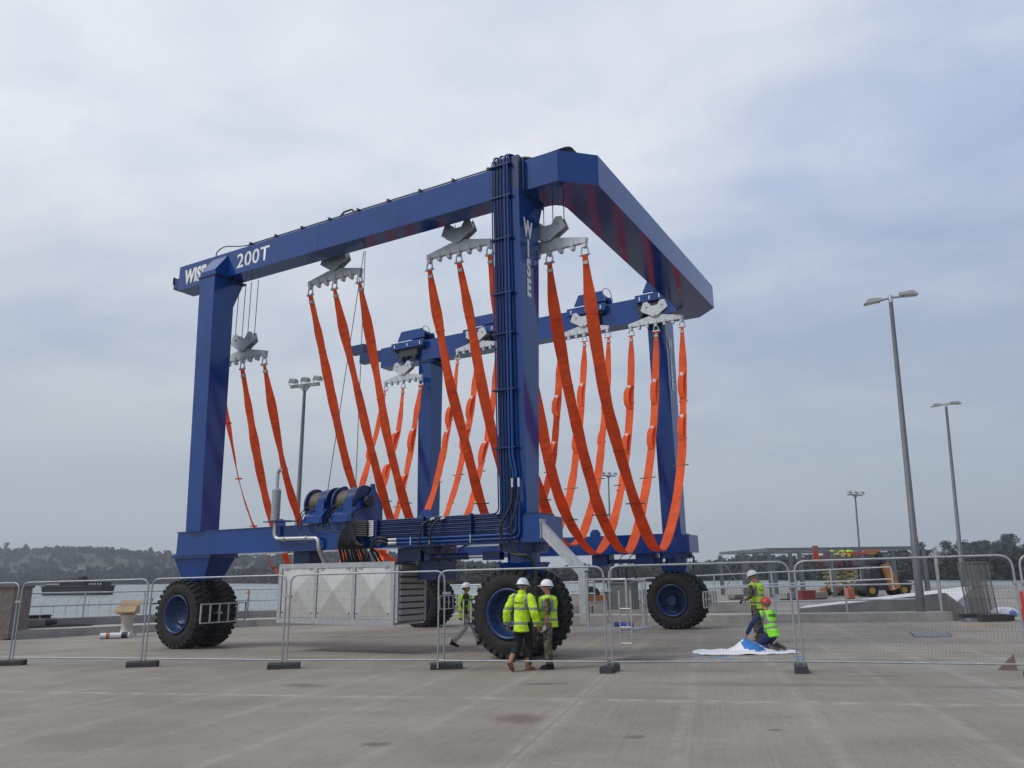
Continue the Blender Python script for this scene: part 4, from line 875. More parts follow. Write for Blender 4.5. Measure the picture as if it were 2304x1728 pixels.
# ---------------------------------------------------------------- lamp posts
def lamp(base, topv, label, kind, rot=0):
    h = (topv-base).length; t = thing('lamp_post', label, 'lamp post', base, rot, 'tall lamp posts of the yard'); t.rotation_mode = 'QUATERNION'
    t.rotation_quaternion = V((0, 0, 1)).rotation_difference((topv-base).normalized()) @ MX.Rotation(rot, 3, 'Z').to_quaternion()
    b = MB(); b.tube([(0, 0, -.05), (0, 0, h*.22), (0, 0, h*.221), (0, 0, h)], [.15, .14, .125, .075], 12); b.build('pole', POLE, t)
    if kind == 2:
        MB().tube([(-.5, 0, h-.16), (0, 0, h-.04), (.5, 0, h-.0)], .045, 8).build('bracket_arm', LAMPG, t); MB().cyl((0, 0, h-.25), (0, 0, h+.05), .085, 10).build('collar', GALV, t)
        for s in (-1, 1):
            z = h-.16 if s < 0 else h+.02; b = MB(); b.hexa([(s*.38, -.17, z-.02), (s*1.02, -.15, z-.06+.06*s), (s*1.02, .15, z-.06+.06*s), (s*.38, .17, z-.02)], [(s*.34, -.12, z+.12), (s*.85, -.12, z+.14+.04*s), (s*.85, .12, z+.14+.04*s), (s*.34, .12, z+.12)]); l = b.build('lantern', LAMPG, t)
            b = MB(); b.hexa([(s*.5, -.12, z-.045), (s*.96, -.12, z-.085+.06*s), (s*.96, .12, z-.085+.06*s), (s*.5, .12, z-.045)], [(s*.5, -.12, z-.03), (s*.96, -.12, z-.062+.06*s), (s*.96, .12, z-.062+.06*s), (s*.5, .12, z-.03)]); b.build('lens', mat('lamp_lens', (.55, .55, .5), .2), l)
    else:
        b = MB(); b.box((-.85, -.07, h-.1), (.85, .07, h+.05)); b.prism([(-.3, h-.1), (.3, h-.1), (0, h-.4)], lambda x, z, y: V((x, y, z)), -.05, .05); b.build('cross_arm', LAMPG, t)
        for x in (-.72, 0, .72):
            M = MX.Translation((x+.08, -.1, h+.24)) @ MX.Scale(.82, 4) @ MX.Rotation(.45, 4, 'X') @ MX.Rotation(.25, 4, 'Y'); b = MB()
            b.hexa([M @ V(q) for q in ((-.26, -.2, -.1), (.26, -.2, -.1), (.26, .2, -.1), (-.26, .2, -.1))], [M @ V(q) for q in ((-.18, -.12, .14), (.18, -.12, .14), (.18, .12, .14), (-.18, .12, .14))]); l = b.build('floodlight', LAMPG, t)
            b = MB(); b.tube([(x-.2, 0, h+.05), (x-.2, -.05, h+.28)], .018, 5); b.tube([(x+.28, 0, h+.05), (x+.34, -.05, h+.28)], .018, 5); b.each('yoke', LAMPG, l)
bA = D(2073, 1378, 29.35); lamp(V((bA.x, 29.35, gz(bA.x, 29.35)+.28)), D(2003, 668, 29.35), 'nearest and tallest twin-headed lamp post on the right, by the kerb railing', 2, -.25)
lamp(D(2170, 1340, 50), D(2128, 908, 50), 'twin-headed lamp post farther back near the right edge', 2, .05)
lamp(D(1942, 1345, 84), D(1924, 1113, 84), 'small distant lamp post rising behind the steel frame building', 3, .1)
bD = D(655, 1420, 37.2); lamp(V((bD.x, 37.2, gz(bD.x, 37.2)+.25)), D(686, 866, 37.2), 'floodlight mast with three lamps seen through the left of the hoist', 3, -.35)
lamp(D(1376, 1345, 88), D(1369, 1070, 88), 'distant floodlight mast seen between the slings on the right', 3, .2)

# ---------------------------------------------------------------- people (local axes: x right, y forward, z up)
def person(label, loc, yaw, hat, top, legs, boots, J, lean=0, twist=0, head=(0, 0), s=1.0, vest=None, vox=.011, hem=.80, mark=None, gloves=SKIN, sleeve=1, under=None, group=None, hair=HAIR, detail=True, shirt=False):
    t = thing('person', label, 'person', loc, yaw, group); t.scale = (s, s, s)
    pz = J.get('pz', .95); piv = V((0, 0, pz)); dz = pz-.95
    M = MX.Translation(piv) @ MX.Rotation(twist, 4, 'Z') @ MX.Rotation(-lean, 4, 'X') @ MX.Translation(-V((0, 0, .95)))   # upright -> posed torso
    Mi = M.inverted(); U = lambda p: Mi @ V(p)
    sh = {k: V((.185*k, -.01, 1.41)) for k in (-1, 1)}
    el = {k: U(J['elbow'][k]) for k in (-1, 1)}; wr = {k: U(J['wrist'][k]) for k in (-1, 1)}
    hip = {k: V((.09*k, 0, pz-.02)) for k in (-1, 1)}; kn = {k: V(J['knee'][k]) for k in (-1, 1)}; an = {k: V(J['ankle'][k]) for k in (-1, 1)}
    # --- body, one continuous surface (in posed coordinates)
    b = MB(); X = lambda p: M @ V(p)
    b.tube([X((0, 0, z)) for z in (.86, .95, 1.08, 1.22, 1.34, 1.42, 1.48)], [(.11, .15), (.11, .155), (.095, .14), (.105, .15), (.115, .165), (.09, .15), (.055, .07)], 16)
    hy, hp = head; HM = M @ MX.Translation((0, .012, 1.52)) @ MX.Rotation(hy, 4, 'Z') @ MX.Rotation(-hp, 4, 'X')
    H = lambda p: HM @ V(p)
    b.tube([X((0, -.015, 1.42)), X((0, -.005, 1.5)), H((0, .0, .06))], [.062, .056, .058], 12)
    b.ell(H((0, .01, .13)), (.078, .098, .112), 16, HM.to_3x3()); b.ell(H((0, .035, .06)), (.058, .062, .06), 12, HM.to_3x3())
    b.tube([H((0, .10, .125)), H((0, .122, .085)), H((0, .10, .075))], [.011, .017, .012], 6)
    for k in (-1, 1): b.ell(H((.079*k, .0, .11)), (.014, .026, .036), 8, HM.to_3x3())
    hd = MB()
    for k in (-1, 1):
        w = M @ wr[k]; e = M @ el[k]; b.tube([X(sh[k]), e, w], [.052, .042, .029], 10)
        b.tube([hip[k], (hip[k]*.5+kn[k]*.5), kn[k], kn[k]*.55+an[k]*.45, an[k]], [.088, .074, .057, .056, .04], 12); b.ell(an[k], (.045, .05, .05), 10)
        d = (w-e).normalized(); f = V(J.get('palm', {}).get(k, (-.2*k, 1, 0))); f = (f-d*(f @ d)).normalized(); side = d.cross(f)
        # palm, four fingers of different length with a bend, thumb from the side of the palm
        Q = lambda a, c, g: w + d*a + f*c + side*g
        hd.tube([Q(-.02, 0, 0), Q(.02, 0, 0), Q(.06, .0, 0), Q(.09, .004, 0)], [(.022, .028), (.020, .035), (.018, .042), (.015, .040)], 10)
        for i, (g, Lf) in enumerate(((-.030, .062), (-.010, .072), (.010, .068), (.029, .053))): hd.tube([Q(.082, .004, g), Q(.082+Lf*.5, .012, g*1.05), Q(.082+Lf*.85, .034, g*1.05), Q(.082+Lf*.95, .055, g*1.0)], [.0100, .0095, .0085, .007], 6)
        th = -1 if k*1 > 0 else 1
        hd.tube([Q(.018, .006, .030*th), Q(.045, .022, .052*th), Q(.075, .036, .056*th)], [.012, .0105, .008], 6)
    body = fuse(b, 'body', SKIN, t, vox*.9, 3)
    hd.each('hand', gloves, body)
    if detail:
        for k in (-1, 1): MB().ell(H((.032*k, .098, .135)), (.011, .008, .008), 8, HM.to_3x3()).build('eye', DARK, body)
        MB().tube([H((-.024, .093, .045)), H((0, .100, .043)), H((.024, .093, .045))], .005, 5).build('mouth', mat('lips', (.30, .10, .08), .5), body)
    h = MB(); h.lathe([(.0, .225), (.06, .215), (.088, .17), (.094, .13), (.092, .085), (.084, .07), (.080, .085), (.082, .13), (.05, .20), (0, .21)], lambda r, a, z: H((r*cos(a)*.9, r*sin(a)*1.08-.012+(.02 if sin(a) > .35 and z < .12 else 0)*-1.2, z if not (sin(a) > .3 and z < .14) else .14)), 20, closed=False); h.build('hair', hair, t)
    # --- helmet
    h = MB(); pr = [(0, .272), (.045, .268), (.085, .245), (.113, .20), (.122, .155), (.124, .148), (.112, .148), (.10, .19), (.06, .235), (0, .25)]
    h.lathe(pr, lambda r, a, z: H((r*cos(a)*.93, r*sin(a)*1.12+.005, z)), 24, closed=False)
    h.lathe([(.118, .152), (.136, .146), (.136, .140), (.116, .144)], lambda r, a, z: H((r*cos(a)*.95, r*sin(a)*1.1+(.05 if sin(a) > .55 else 0)*(sin(a)), z-(.012 if sin(a) > .5 else 0))), 24)
    for x in (-.03, 0, .03): h.tube([H((x, -.10+.02*abs(x)*30, .225)), H((x, -.05, .262)), H((x, .02, .277)), H((x, .085, .250))], .008, 6)
    hm = h.build('helmet', hat, t)
    hb = MB(); hb.lathe([(.088, .145), (.1, .143), (.1, .12), (.088, .12)], lambda r, a, z: H((r*cos(a)*.95, r*sin(a)*1.12, z)), 20); hb.build('harness', BLKC if hat is HATW else GREYC, hm)
    # --- trousers and boots
    b = MB(); b.tube([M @ V((0, 0, 1.02)), piv+V((0, 0, 0)), piv+V((0, -.005, -.10))], [(.125, .165), (.13, .175), (.115, .165)], 16)
    for k in (-1, 1):
        a_, n_ = an[k], kn[k]; dd = (a_-n_).normalized()
        b.tube([hip[k]+V((0, 0, .0)), hip[k]*.55+n_*.45, n_, n_*.5+a_*.5, a_-dd*.01], [.105, .098, .080, .080, .072 if boots is not TAN else .06], 14)
    fuse(b, 'trousers', legs, t, vox, 3, None, .009)
    for k in (-1, 1):
        a_ = an[k]; td = V(J.get('toe', {}).get(k, (0.03*k, 1, 0))).normalized(); dn = (a_-kn[k]).normalized(); up = -dn
        up = (up-td*(up @ td)).normalized(); b = MB(); F = lambda q, z: a_+td*q+up*z
        b.tube([F(-.01, .14 if boots is TAN else .07), F(-.01, .03), F(-.015, -.03)], [.058, .054, .05], 12)
        b.tube([F(-.075, -.05), F(-.03, -.045), F(.06, -.048), F(.13, -.058), F(.185, -.065), F(.20, -.068)], [(.035, .032), (.048, .042), (.045, .046), (.036, .049), (.026, .040), (.012, .02)], 12)
        bt = fuse(b, 'boot', boots, t, .009, 2)
        sb = MB(); pol = [(-.085, -.03), (-.085, .03), (-.04, .042), (.06, .046), (.13, .050), (.19, .036), (.205, 0), (.19, -.036), (.13, -.050), (.06, -.046), (-.04, -.042)]; sd = td.cross(up)
        sb.prism(pol, lambda x, y, z: F(x, z)+sd*y, -.092, -.072); sb.build('sole', DARK if boots is not TAN else mat('tan_sole', (.22, .14, .09), .8), bt)
    # --- upper clothing (upright space, then posed by its matrix)
    def upper(name, m, grow, hem_, sleeves, open_=0):
        b = MB(); g = grow; zs = [hem_, hem_+.1, 1.0, 1.12, 1.24, 1.34, 1.42, 1.465]
        rr = [(.135, .185), (.135, .18), (.125, .172), (.122, .168), (.128, .175), (.125, .185), (.10, .172), (.065, .088)]
        b.tube([(0, -.005, z) for z in zs], [(x+g, y+g) for x, y in rr], 20)
        for k in (-1, 1):
            b.ell(V((.165*k, -.01, 1.395)), (.064+g, .074+g, .066+g), 12)
            if sleeves:
                e_, w_ = el[k], wr[k]
                if sleeves < 1: b.tube([sh[k], e_, e_*.85+w_*.15], [.072+g, .060+g, .060+g], 12)
                else: b.tube([sh[k], sh[k]*.5+e_*.5, e_, e_*.5+w_*.5, w_-(w_-e_).normalized()*.01], [.066+g, .062+g, .056+g, .053+g, .046+g], 12)
        return b
    if under: fuse(upper('shirt', under, .012 if vest == 'open' else .0, .76 if vest == 'open' else .86, sleeve), 'shirt', under, t, vox, 3, M)
    g = .028 if not vest else .022
    b = upper('jacket', top, g, hem, 1 if not vest else 0)
    if not vest: b.tube([(0, -.02, 1.44), (0, -.02, 1.50), (0, -.015, 1.54)], [(.085, .10), (.085, .095), (.082, .09)], 14)
    if vest == 'open': b = upper('vest', top, .034, hem, 0)
    jk = fuse(b, 'vest' if vest else 'jacket', top, t, vox, 3, M, .010 if vest != 'open' else .004)
    if vest == 'open':                                             # cut the front away: an open waistcoat over a dark suit
        bm = bmesh.new(); bm.from_mesh(jk.data); bmesh.ops.delete(bm, geom=[f for f in bm.faces if f.calc_center_median().y > .02 and abs(f.calc_center_median().x) < .085 or abs(f.calc_center_median().x) > .155], context='FACES'); bm.to_mesh(jk.data); bm.free()
    if mark:                                                       # lettering on the back, wrapped onto the cloth
        me = jk.data; bv = BVHTree.FromPolygons([v.co for v in me.vertices], [p.vertices for p in me.polygons])
        def put(x, z, lift=.006):
            h = bv.ray_cast(V((x, -.6, z)), V((0, 1, 0)))[0]; return (h+V((0, -lift, 0))) if h else V((x, -.17, z))
        for txt, size, z, shear, bold, sx in mark:
            cm = bpy.data.materials.get('back_print') or mat('back_print', (.02, .03, .03), .7)
            text_mesh(txt, size, 'back_print', cm, jk, lambda x, y: put(x, z+y), shear, bold, sx)
    return t, M, H
def stand(**k):
    d = dict(elbow={-1: (-.255, -.045, 1.12), 1: (.255, -.045, 1.12)}, wrist={-1: (-.27, .04, .87), 1: (.27, .04, .87)}, knee={-1: (-.095, .02, .50), 1: (.095, .02, .50)}, ankle={-1: (-.10, -.02, .095), 1: (.10, -.02, .095)})
    d.update(k); return d
def face(dx, dy): return math.atan2(-dx, dy)                          # yaw that points local +y along (dx, dy)
p = G(1183, 1509)
A = stand(elbow={-1: (-.31, -.08, 1.13), 1: (.29, -.06, 1.12)}, wrist={-1: (-.34, .0, .88), 1: (.32, .04, .86)}, knee={-1: (-.11, .03, .50), 1: (.09, .12, .50)}, ankle={-1: (-.12, -.30, .20), 1: (.09, .06, .095)}, toe={-1: (-.05, .75, -.62), 1: (.15, 1, 0)})
person('man in a long yellow hi-vis jacket and tan boots, walking past the big tyre', (p.x-.05, p.y+.03, p.z), face(.42, .90), HATW, HVY, BLKC, TAN, A, head=(-.35, .05), s=.925, hem=.74, mark=[('babcock', .058, 1.29, 0, .0015, 1.0)], lean=.03)
p = G(1236, 1507)
B_ = stand(elbow={-1: (-.24, -.02, 1.13), 1: (.24, -.06, 1.13)}, wrist={-1: (-.23, .05, .87), 1: (.24, .02, .87)})
person('soldier in camouflage with a yellow vest and white gloves, facing the jacketed man', (p.x, p.y+.1, p.z), face(-1, .12), HATW, HVV, CAMO, BLKC, B_, vest='closed', under=CAMO, sleeve=.5, gloves=mat('white_glove', (.68, .68, .66), .8), s=.905, head=(.15, -.05), hem=.83)
p = G(1048, 1454)
C_ = stand(elbow={-1: (-.25, -.08, 1.13), 1: (.25, -.10, 1.14)}, wrist={-1: (-.24, .08, .90), 1: (.26, -.02, .88)}, knee={-1: (-.09, .22, .53), 1: (.09, -.02, .50)}, ankle={-1: (-.09, .38, .12), 1: (.09, -.36, .13)}, toe={-1: (0, 1, .15), 1: (0, .95, -.3)}, pz=.90)
person('man in a dark suit, open yellow vest and pale trousers striding behind the tyre', (p.x, p.y, p.z), face(1, .12), HATW, HVP, GREYC, BLKC, C_, vest='open', under=BLKC, s=.94, head=(0, -.08), hem=.80)
p = G(1711, 1447)
Dp = stand(elbow={-1: (-.27, -.02, 1.14), 1: (.25, .0, 1.13)}, wrist={-1: (-.22, .24, 1.05), 1: (.10, .27, 1.06)}, palm={-1: (0, 0, -1), 1: (0, 0, -1)})
person('soldier in camouflage and yellow vest standing behind the kneeling man, looking up', (p.x, p.y, p.z), face(-.62, .78), HATW, HVV, CAMO, mat('brown_boot', (.10, .065, .045), .8), Dp, vest='closed', under=CAMO, sleeve=.5, gloves=NAVYC, s=1.0, head=(.25, .32), hem=.83, mark=[('babcock', .058, 1.28, 0, .0015, 1.0)])
p = G(1740, 1466)
E_ = stand(pz=.42, knee={-1: (-.14, .38, .075), 1: (.14, .36, .075)}, ankle={-1: (-.12, -.02, .085), 1: (.13, -.05, .085)}, toe={-1: (0, -.9, -.45), 1: (.05, -.9, -.45)}, elbow={-1: (-.34, .26, .66), 1: (.28, .32, .66)}, wrist={-1: (-.34, .46, .39), 1: (.08, .50, .38)}, palm={-1: (0, 0, -1), 1: (0, 0, -1)})
person('man in a red helmet and bright green vest marked WISE, kneeling over the white sheet', (p.x, p.y, p.z), face(-.58, .80), HATR, HVG, NAVYC, mat('worn_boot', (.13, .10, .075), .85), E_, vest='closed', under=NAVYC, sleeve=1, lean=.26, twist=-.33, s=.93, head=(.35, -.35), hem=.84, mark=[('WISE', .088, 1.285, .2, .005, .95)])

# ---------------------------------------------------------------- building yard beyond the kerb
FYZ = FY
def fz(px, y): return FYZ
cA, cB, cC = D(1738, 1340, 70), D(2090, 1340, 70), D(1627, 1340, 81)
zb, zt = FYZ, D(1738, 1233, 70).z
e1 = V((cB.x-cA.x, cB.y-cA.y)); e2 = V((cC.x-cA.x, cC.y-cA.y)); P0 = V((cA.x, cA.y))
t = thing('steel_frame_building', 'grey steel skeleton of a single-storey building under construction', 'building frame', (P0.x, P0.y, zb))
H_ = zt-zb
def col(a, b_, h=None):
    q = e1*a+e2*b_; b = MB(); w = .16; b.box((q.x-w, q.y-w, 0), (q.x+w, q.y-w+.03, h or H_-.35)); b.box((q.x-w, q.y+w-.03, 0), (q.x+w, q.y+w, h or H_-.35)); b.box((q.x-.05, q.y-w+.031, 0), (q.x+.05, q.y+w-.031, h or H_-.35)); b.build('column', STEELG, t)
def beam(a0, b0, a1, b1, z, d=.26, w=.06, m=STEELG):
    p, q = e1*a0+e2*b0, e1*a1+e2*b1; dr = (q-p).normalized(); n = V((-dr.y, dr.x))*w
    b = MB(); b.hexa([(*(p-n), z-d), (*(q-n), z-d), (*(q+n), z-d), (*(p+n), z-d)], [(*(p-n), z), (*(q-n), z), (*(q+n), z), (*(p+n), z)]); b.build('beam', m, t)
for i in range(6): col(i/5, 0); col(i/5, 1)
col(0, .5); col(1, .5)
for i in range(4): col(.1+.25*i, .55)
beam(0, 0, 1, 0, H_); beam(0, 1, 1, 1, H_); beam(0, 0, 0, 1, H_); beam(1, 0, 1, 1, H_)
for i in range(1, 5): beam(i/5, .03, i/5, .97, H_-.01, .16, .04)
def brace(a0, b0, z0, a1, b1, z1):
    p, q = e1*a0+e2*b0, e1*a1+e2*b1; MB().tube([(*p, z0), (*q, z1)], .035, 5).build('brace', STEELG, t)
brace(0, .5, 0, 0, 1, H_-.4); brace(0, 1, 0, 0, .5, H_-.4); brace(.4, 0, H_-.4, .6, 0, 2.6); brace(.0, .5, H_-.4, .2, .5, 2.2)
def scissor(px, Y, ztop_px, label, w=1.9):
    p = D(px, 1340, Y); top = D(px, ztop_px, Y).z-FYZ; s = thing('scissor_lift', label, 'scissor lift', (p.x, p.y, FYZ), .1, 'scissor lifts inside the steel frame')
    b = MB(); b.box((-w/2, -.5, .25), (w/2, .5, .75)); b.build('chassis', mat('lift_chassis', (.30, .12, .06), .6), s)
    for x in (-w*.36, w*.36):
        for y in (-.5, .5): MB().cyl((x, y-.1, .28), (x, y+.1, .28), .28, 14).build('wheel', RUB, s)
    n = 4; hh = (top-.75)/n
    b = MB()
    for i in range(n):
        for y in (-.38, .38):
            for sgn in (-1, 1): b.tube([(-w*.30*sgn, y, .75+i*hh), (w*.30*sgn, y, .75+(i+1)*hh)], .075, 6)
    b.build('scissor_arms', SCIS, s)
    b = MB(); b.box((-w/2, -.55, top), (w/2, .55, top+.1)); b.build('platform', DARK, s)
    b = MB()
    for x in (-w/2, 0, w/2):
        for y in (-.53, .53): b.tube([(x, y, top+.1), (x, y, top+1.1)], .025, 5)
    for z in (.6, 1.1):
        for y in (-.53, .53): b.tube([(-w/2, y, top+z), (w/2, y, top+z)], .025, 5)
    b.build('guard_rail', SIGNR, s); return p, top
s1, t1 = scissor(1875, 73, 1277, 'scissor lift on the left inside the steel frame')
s2, t2 = scissor(1913, 74, 1276, 'scissor lift on the right, its pale yellow arms showing clearly', 2.3)
def worker(px, Y, z, label, yaw):
    q = D(px, 1260, Y); a = stand(elbow={-1: (-.27, .1, 1.2), 1: (.27, .1, 1.2)}, wrist={-1: (-.2, .35, 1.3), 1: (.2, .35, 1.35)})
    person(label, (q.x, q.y, z), yaw, HATW, HVY, NAVYC, BLKC, a, vox=.035, detail=False, hem=.78, group='workers on the scissor lifts')
worker(1874, 73, FYZ+t1+.1, 'worker in yellow on the left scissor lift', 1.4)
worker(1897, 74, FYZ+t2+.1, 'worker in yellow at the left end of the right scissor lift', .3)
worker(1912, 74.2, FYZ+t2+.1, 'worker in yellow at the right end of the right scissor lift', -.8)
p = D(1837, 1260, 72); s = thing('hanging_board', 'upright red board fixed to the steel frame', 'board', (p.x, p.y, D(1837, 1260, 72).z-.05)); b = MB(); b.box((-.25, -.03, -.1), (.25, .03, 1.35)); b.build('panel', SIGNR, s); b = MB(); b.box((.05, -.05, -.1), (.12, -.031, 1.35)); b.box((.2, .0, .9), (.6, .02, .96)); b.each('edge_strip', JCB, s)
# telehandler
p = D(1985, 1340, 68.5); th = thing('telehandler', 'orange telescopic handler with its boom raised over the steel frame', 'telehandler', (p.x, p.y, FYZ), .05)
b = MB(); b.prism([(-1.9, .55), (2.2, .55), (2.3, 1.2), (1.2, 1.5), (-1.7, 1.45)], lambda x, z, y: V((x, y, z)), -.85, .85); b.build('chassis', DARK, th)
b = MB(); b.prism([(-1.35, 1.46), (.35, 1.46), (.25, 2.75), (-1.1, 2.75)], lambda x, z, y: V((x, y, z)), -.8, .2); cb_ = b.build('cab', GLASS, th)
b = MB(); b.box((-1.2, -.86, 2.752), (.35, .26, 2.86)); 
for x in (-1.3, .3): b.tube([(x, -.82, 1.46), (x*.85, -.82, 2.76)], .05, 5)
b.build('cab_frame', DARK, cb_)
for x in (-1.35, 1.45):
    for y in (-.85, .85):
        w = MB().cyl((x, y-.2, .55), (x, y+.2, .55), .55, 20).build('wheel', RUB, th); MB().cyl((x, y-.22, .55), (x, y+.22, .55), .27, 14).build('rim', mat('machine_yellow', (.34, .22, .03), .6), w)
bp = lambda px, py: D(px, py, 67.4)-V((p.x, p.y, FYZ))
q0, q1, q2, q3 = bp(2014, 1325), bp(1988, 1268), bp(1970, 1243), bp(1940, 1243)
def bar(a, b_, w0, w1, m, name):
    d = (b_-a).normalized(); n = V((-d.z, 0, d.x)); k = MB(); k.hexa([a-n*w0-V((0, .22, 0)), a+n*w0-V((0, .22, 0)), a+n*w0+V((0, .22, 0)), a-n*w0+V((0, .22, 0))], [b_-n*w1-V((0, .22, 0)), b_+n*w1-V((0, .22, 0)), b_+n*w1+V((0, .22, 0)), b_-n*w1+V((0, .22, 0))]); return k.build(name, m, th)
bm_ = bar(q0, q1, .42, .26, JCB, 'boom'); bar(q1+(q1-q0)*.005, q2, .20, .2, DARK, 'boom_extension'); bar(q2+V((.05, 0, .05)), q3, .22, .14, JCB, 'jib'); bar(q3-V((.0, 0, .05)), q3-V((1.7, 0, .0)), .07, .05, SIGNR, 'fork')
b = MB(); b.box((q0.x-.75, .0, .7), (q0.x+.55, 1.2, 1.5)); b.build('counterweight', JCB, th)
# site clutter between the railings
rnd = random.Random(3)
for i, (px, Y, w, h, m, n, l) in enumerate(((1815, 60, 1.0, .8, mat('dull_red', (.22, .03, .03), .7), 'skip', 'small red skip on the building yard'), (1838, 64, 1.6, .6, mat('timber_pack', (.28, .23, .17), .8), 'timber_pack', 'pack of pale timber near the red skip'), (1912, 62, .7, .9, mat('terracotta', (.45, .14, .07), .7), 'plastic_drum', 'terracotta drum below the scissor lifts'), (1772, 63, 1.3, .6, CONCD, 'block_pallet', 'pallet of grey blocks left of the red skip'), (1655, 66, 1.2, .4, mat('rubble', (.17, .15, .13), .9), 'rubble_pile', 'low rubble pile left of the standing soldier'))):
    q = D(px, 1340, Y); tt = thing(n, l, n.replace('_', ' ').split()[-1], (q.x, q.y, FYZ), rnd.random())
    b = MB(); b.prism([(-w/2, 0), (w/2, 0), (w/2+.12, h), (-w/2-.12, h)] if n == 'skip' else [(-w/2, .1), (w/2, .1), (w*.47, h), (-w*.45, h*.93)], lambda x, z, y: V((x, y, z)), -w*.3, w*.3); b.build('body', m, tt)
    b = MB(); b.box((-w*.4, -w*.28, 0), (w*.4, w*.28, .098 if n != 'skip' else -.001)); b.build('base', DARK, tt)
# small orange generator beyond the platform
p = D(1352, 1350, 39); g = thing('site_generator', 'small orange and dark generator behind the access platform', 'generator', (p.x, p.y, -.6), .1)
b = MB(); b.box((-1.0, -.5, .3), (1.25, .5, .62)); b.box((-1.0, -.5, .8), (.3, .5, 1.15)); b.build('body', JCB, g); b = MB(); b.cyl((-.5, -.3, 1.15), (-.5, .3, 1.15), .42, 16); b.box((.3, -.48, .62), (1.4, .48, 1.3)); b.build('engine_housing', DARK, g)
for x in (-.75, .8): MB().cyl((x, -.55, .22), (x, .55, .22), .22, 14).build('wheel', RUB, g)
b = MB(); b.prism([(2.5, -1.0), (26, -1.0), (26, -.62), (2.5, -.62)], lambda x, z, y: V((x, y, z)), 36.0, 44); 
# ---------------------------------------------------------------- barge, buoys
def WP(px, py): d = ray(px, py); return V((0, 0, CH))+d*((WZ-CH)/d.z)
a, c = WP(111, 1339), WP(238, 1338); m_ = (a+c)/2; dr = (c-a).normalized(); Lb = (c-a).length
bg = thing('barge', 'dark flat-ended barge moored out on the water', 'barge', m_, math.atan2(dr.y, dr.x))
HULL = mat('barge_hull', (.008, .008, .009), .85, var=.4, vs=.6); hL = Lb/2
b = MB(); b.prism([(-hL, -.6), (hL, -.6), (hL+.5, 2.3), (-hL-.6, 2.3)], lambda x, z, y: V((x, y, z)), -2.6, 2.6); b.build('hull', HULL, bg)
b = MB(); b.box((-hL-.8, -2.75, 2.302), (hL+.7, 2.75, 2.62)); b.build('rubbing_strake', DARK, bg)
b = MB(); b.box((-hL+.1, -2.0, 2.622), (-hL+5.2, 2.0, 4.1)); dk = b.build('wheelhouse', mat('maroon_paint', (.07, .03, .035), .6), bg)
b = MB()
for i in range(13): b.box((-hL+.4+i*.37, -2.03, 2.95), (-hL+.58+i*.37, -2.0, 3.25))
b.each('window', WHITE, dk)
b = MB(); b.box((-1.2, -1.8, 2.622), (3.6, 1.8, 4.4)); b.box((.5, -.8, 4.402), (2.2, .8, 5.2)); b.build('deck_house', HULL, bg)
b = MB(); b.box((hL-4.6, -1.8, 2.622), (hL-.2, 1.8, 3.6)); b.build('deck_cargo', HULL, bg)
b = MB()
for i in range(5): b.ell((hL-4.2+i*.95, -1.95, 3.0), (.22, .2, .22), 8)
b.each('fender', WHITE, bg)
for k, (px, py, r, l) in enumerate(((557, 1335, .75, 'orange buoy on the water right of the left tyres'), (336, 1322, .9, 'yellow buoy far out, beside the fence post left of the tyres'), (1040, 1344, .5, 'small orange buoy behind the far left tyre'))):
    q = WP(px, py); by = thing('buoy', l, 'buoy', q, 0); b = MB(); b.lathe([(.001, -.3), (r, -.1), (r, .35*r), (r*.35, r), (.001, r*1.05)], lambda rr, an_, h: V((rr*cos(an_), rr*sin(an_), h)), 16, closed=False); b.build('float', mat('buoy_orange', (.62, .22, .05), .5) if k != 1 else YEL, by); MB().cyl((0, 0, r), (0, 0, r*1.7), .06, 6).build('mast', DARK, by)
# ---------------------------------------------------------------- far shore: hills, woods, houses
def lerp(tab, x):
    if x <= tab[0][0]: return tab[0][1]
    for (a, b_), (c, d) in zip(tab, tab[1:]):
        if x <= c: u = (x-a)/(c-a); u = u*u*(3-2*u); return b_+(d-b_)*u
    return tab[-1][1]
SHORE = [(-900, 1000), (0, 960), (400, 900), (800, 560), (1050, 400), (1300, 400), (1600, 430), (2000, 330), (2400, 270), (3200, 260)]
RIDGE = [(-900, 1500), (0, 1450), (400, 1350), (800, 1000), (1050, 800), (1500, 850), (2000, 640), (2400, 560), (3200, 560)]
SKY = [(-900, 1246), (-200, 1240), (0, 1236), (100, 1234), (250, 1232), (330, 1240), (480, 1250), (600, 1252), (700, 1247), (800, 1250), (950, 1258), (1060, 1275), (1200, 1292), (1400, 1284), (1600, 1277), (1720, 1266), (1850, 1262), (2000, 1254), (2100, 1245), (2250, 1240), (2400, 1235), (3200, 1225)]
def terr(px, u):
    """u: 0 shore .. 1 ridge .. 1.6 behind"""
    s, r = lerp(SHORE, px), lerp(RIDGE, px); Y = s+(r-s)*u; d = ray(px, 1300); k = Y/d.y; x, y = d.x*k, Y
    zr = D(px, lerp(SKY, px)+6, r).z; f = u if u < 1 else 1-.35*(u-1); f = (f**1.15) if f > 0 else f
    z = WZ-1.0+(zr-WZ+1.0)*f + (sin(px*.021+u*5)*1.6+sin(px*.0077+u*9)*2.2)*min(1, u*2)*(1 if u < .95 else .3)
    if u <= .03: z = WZ + u*40 - .6
    return V((x, y, z))
NX, NU = 170, 26; vs = []; fs = []
for i in range(NX+1):
    px = -900+4100*i/NX
    for j in range(NU+1): vs.append(terr(px, -.02+1.62*j/NU))
for i in range(NX):
    for j in range(NU): q = i*(NU+1)+j; fs.append((q, q+NU+1, q+NU+2, q+1))
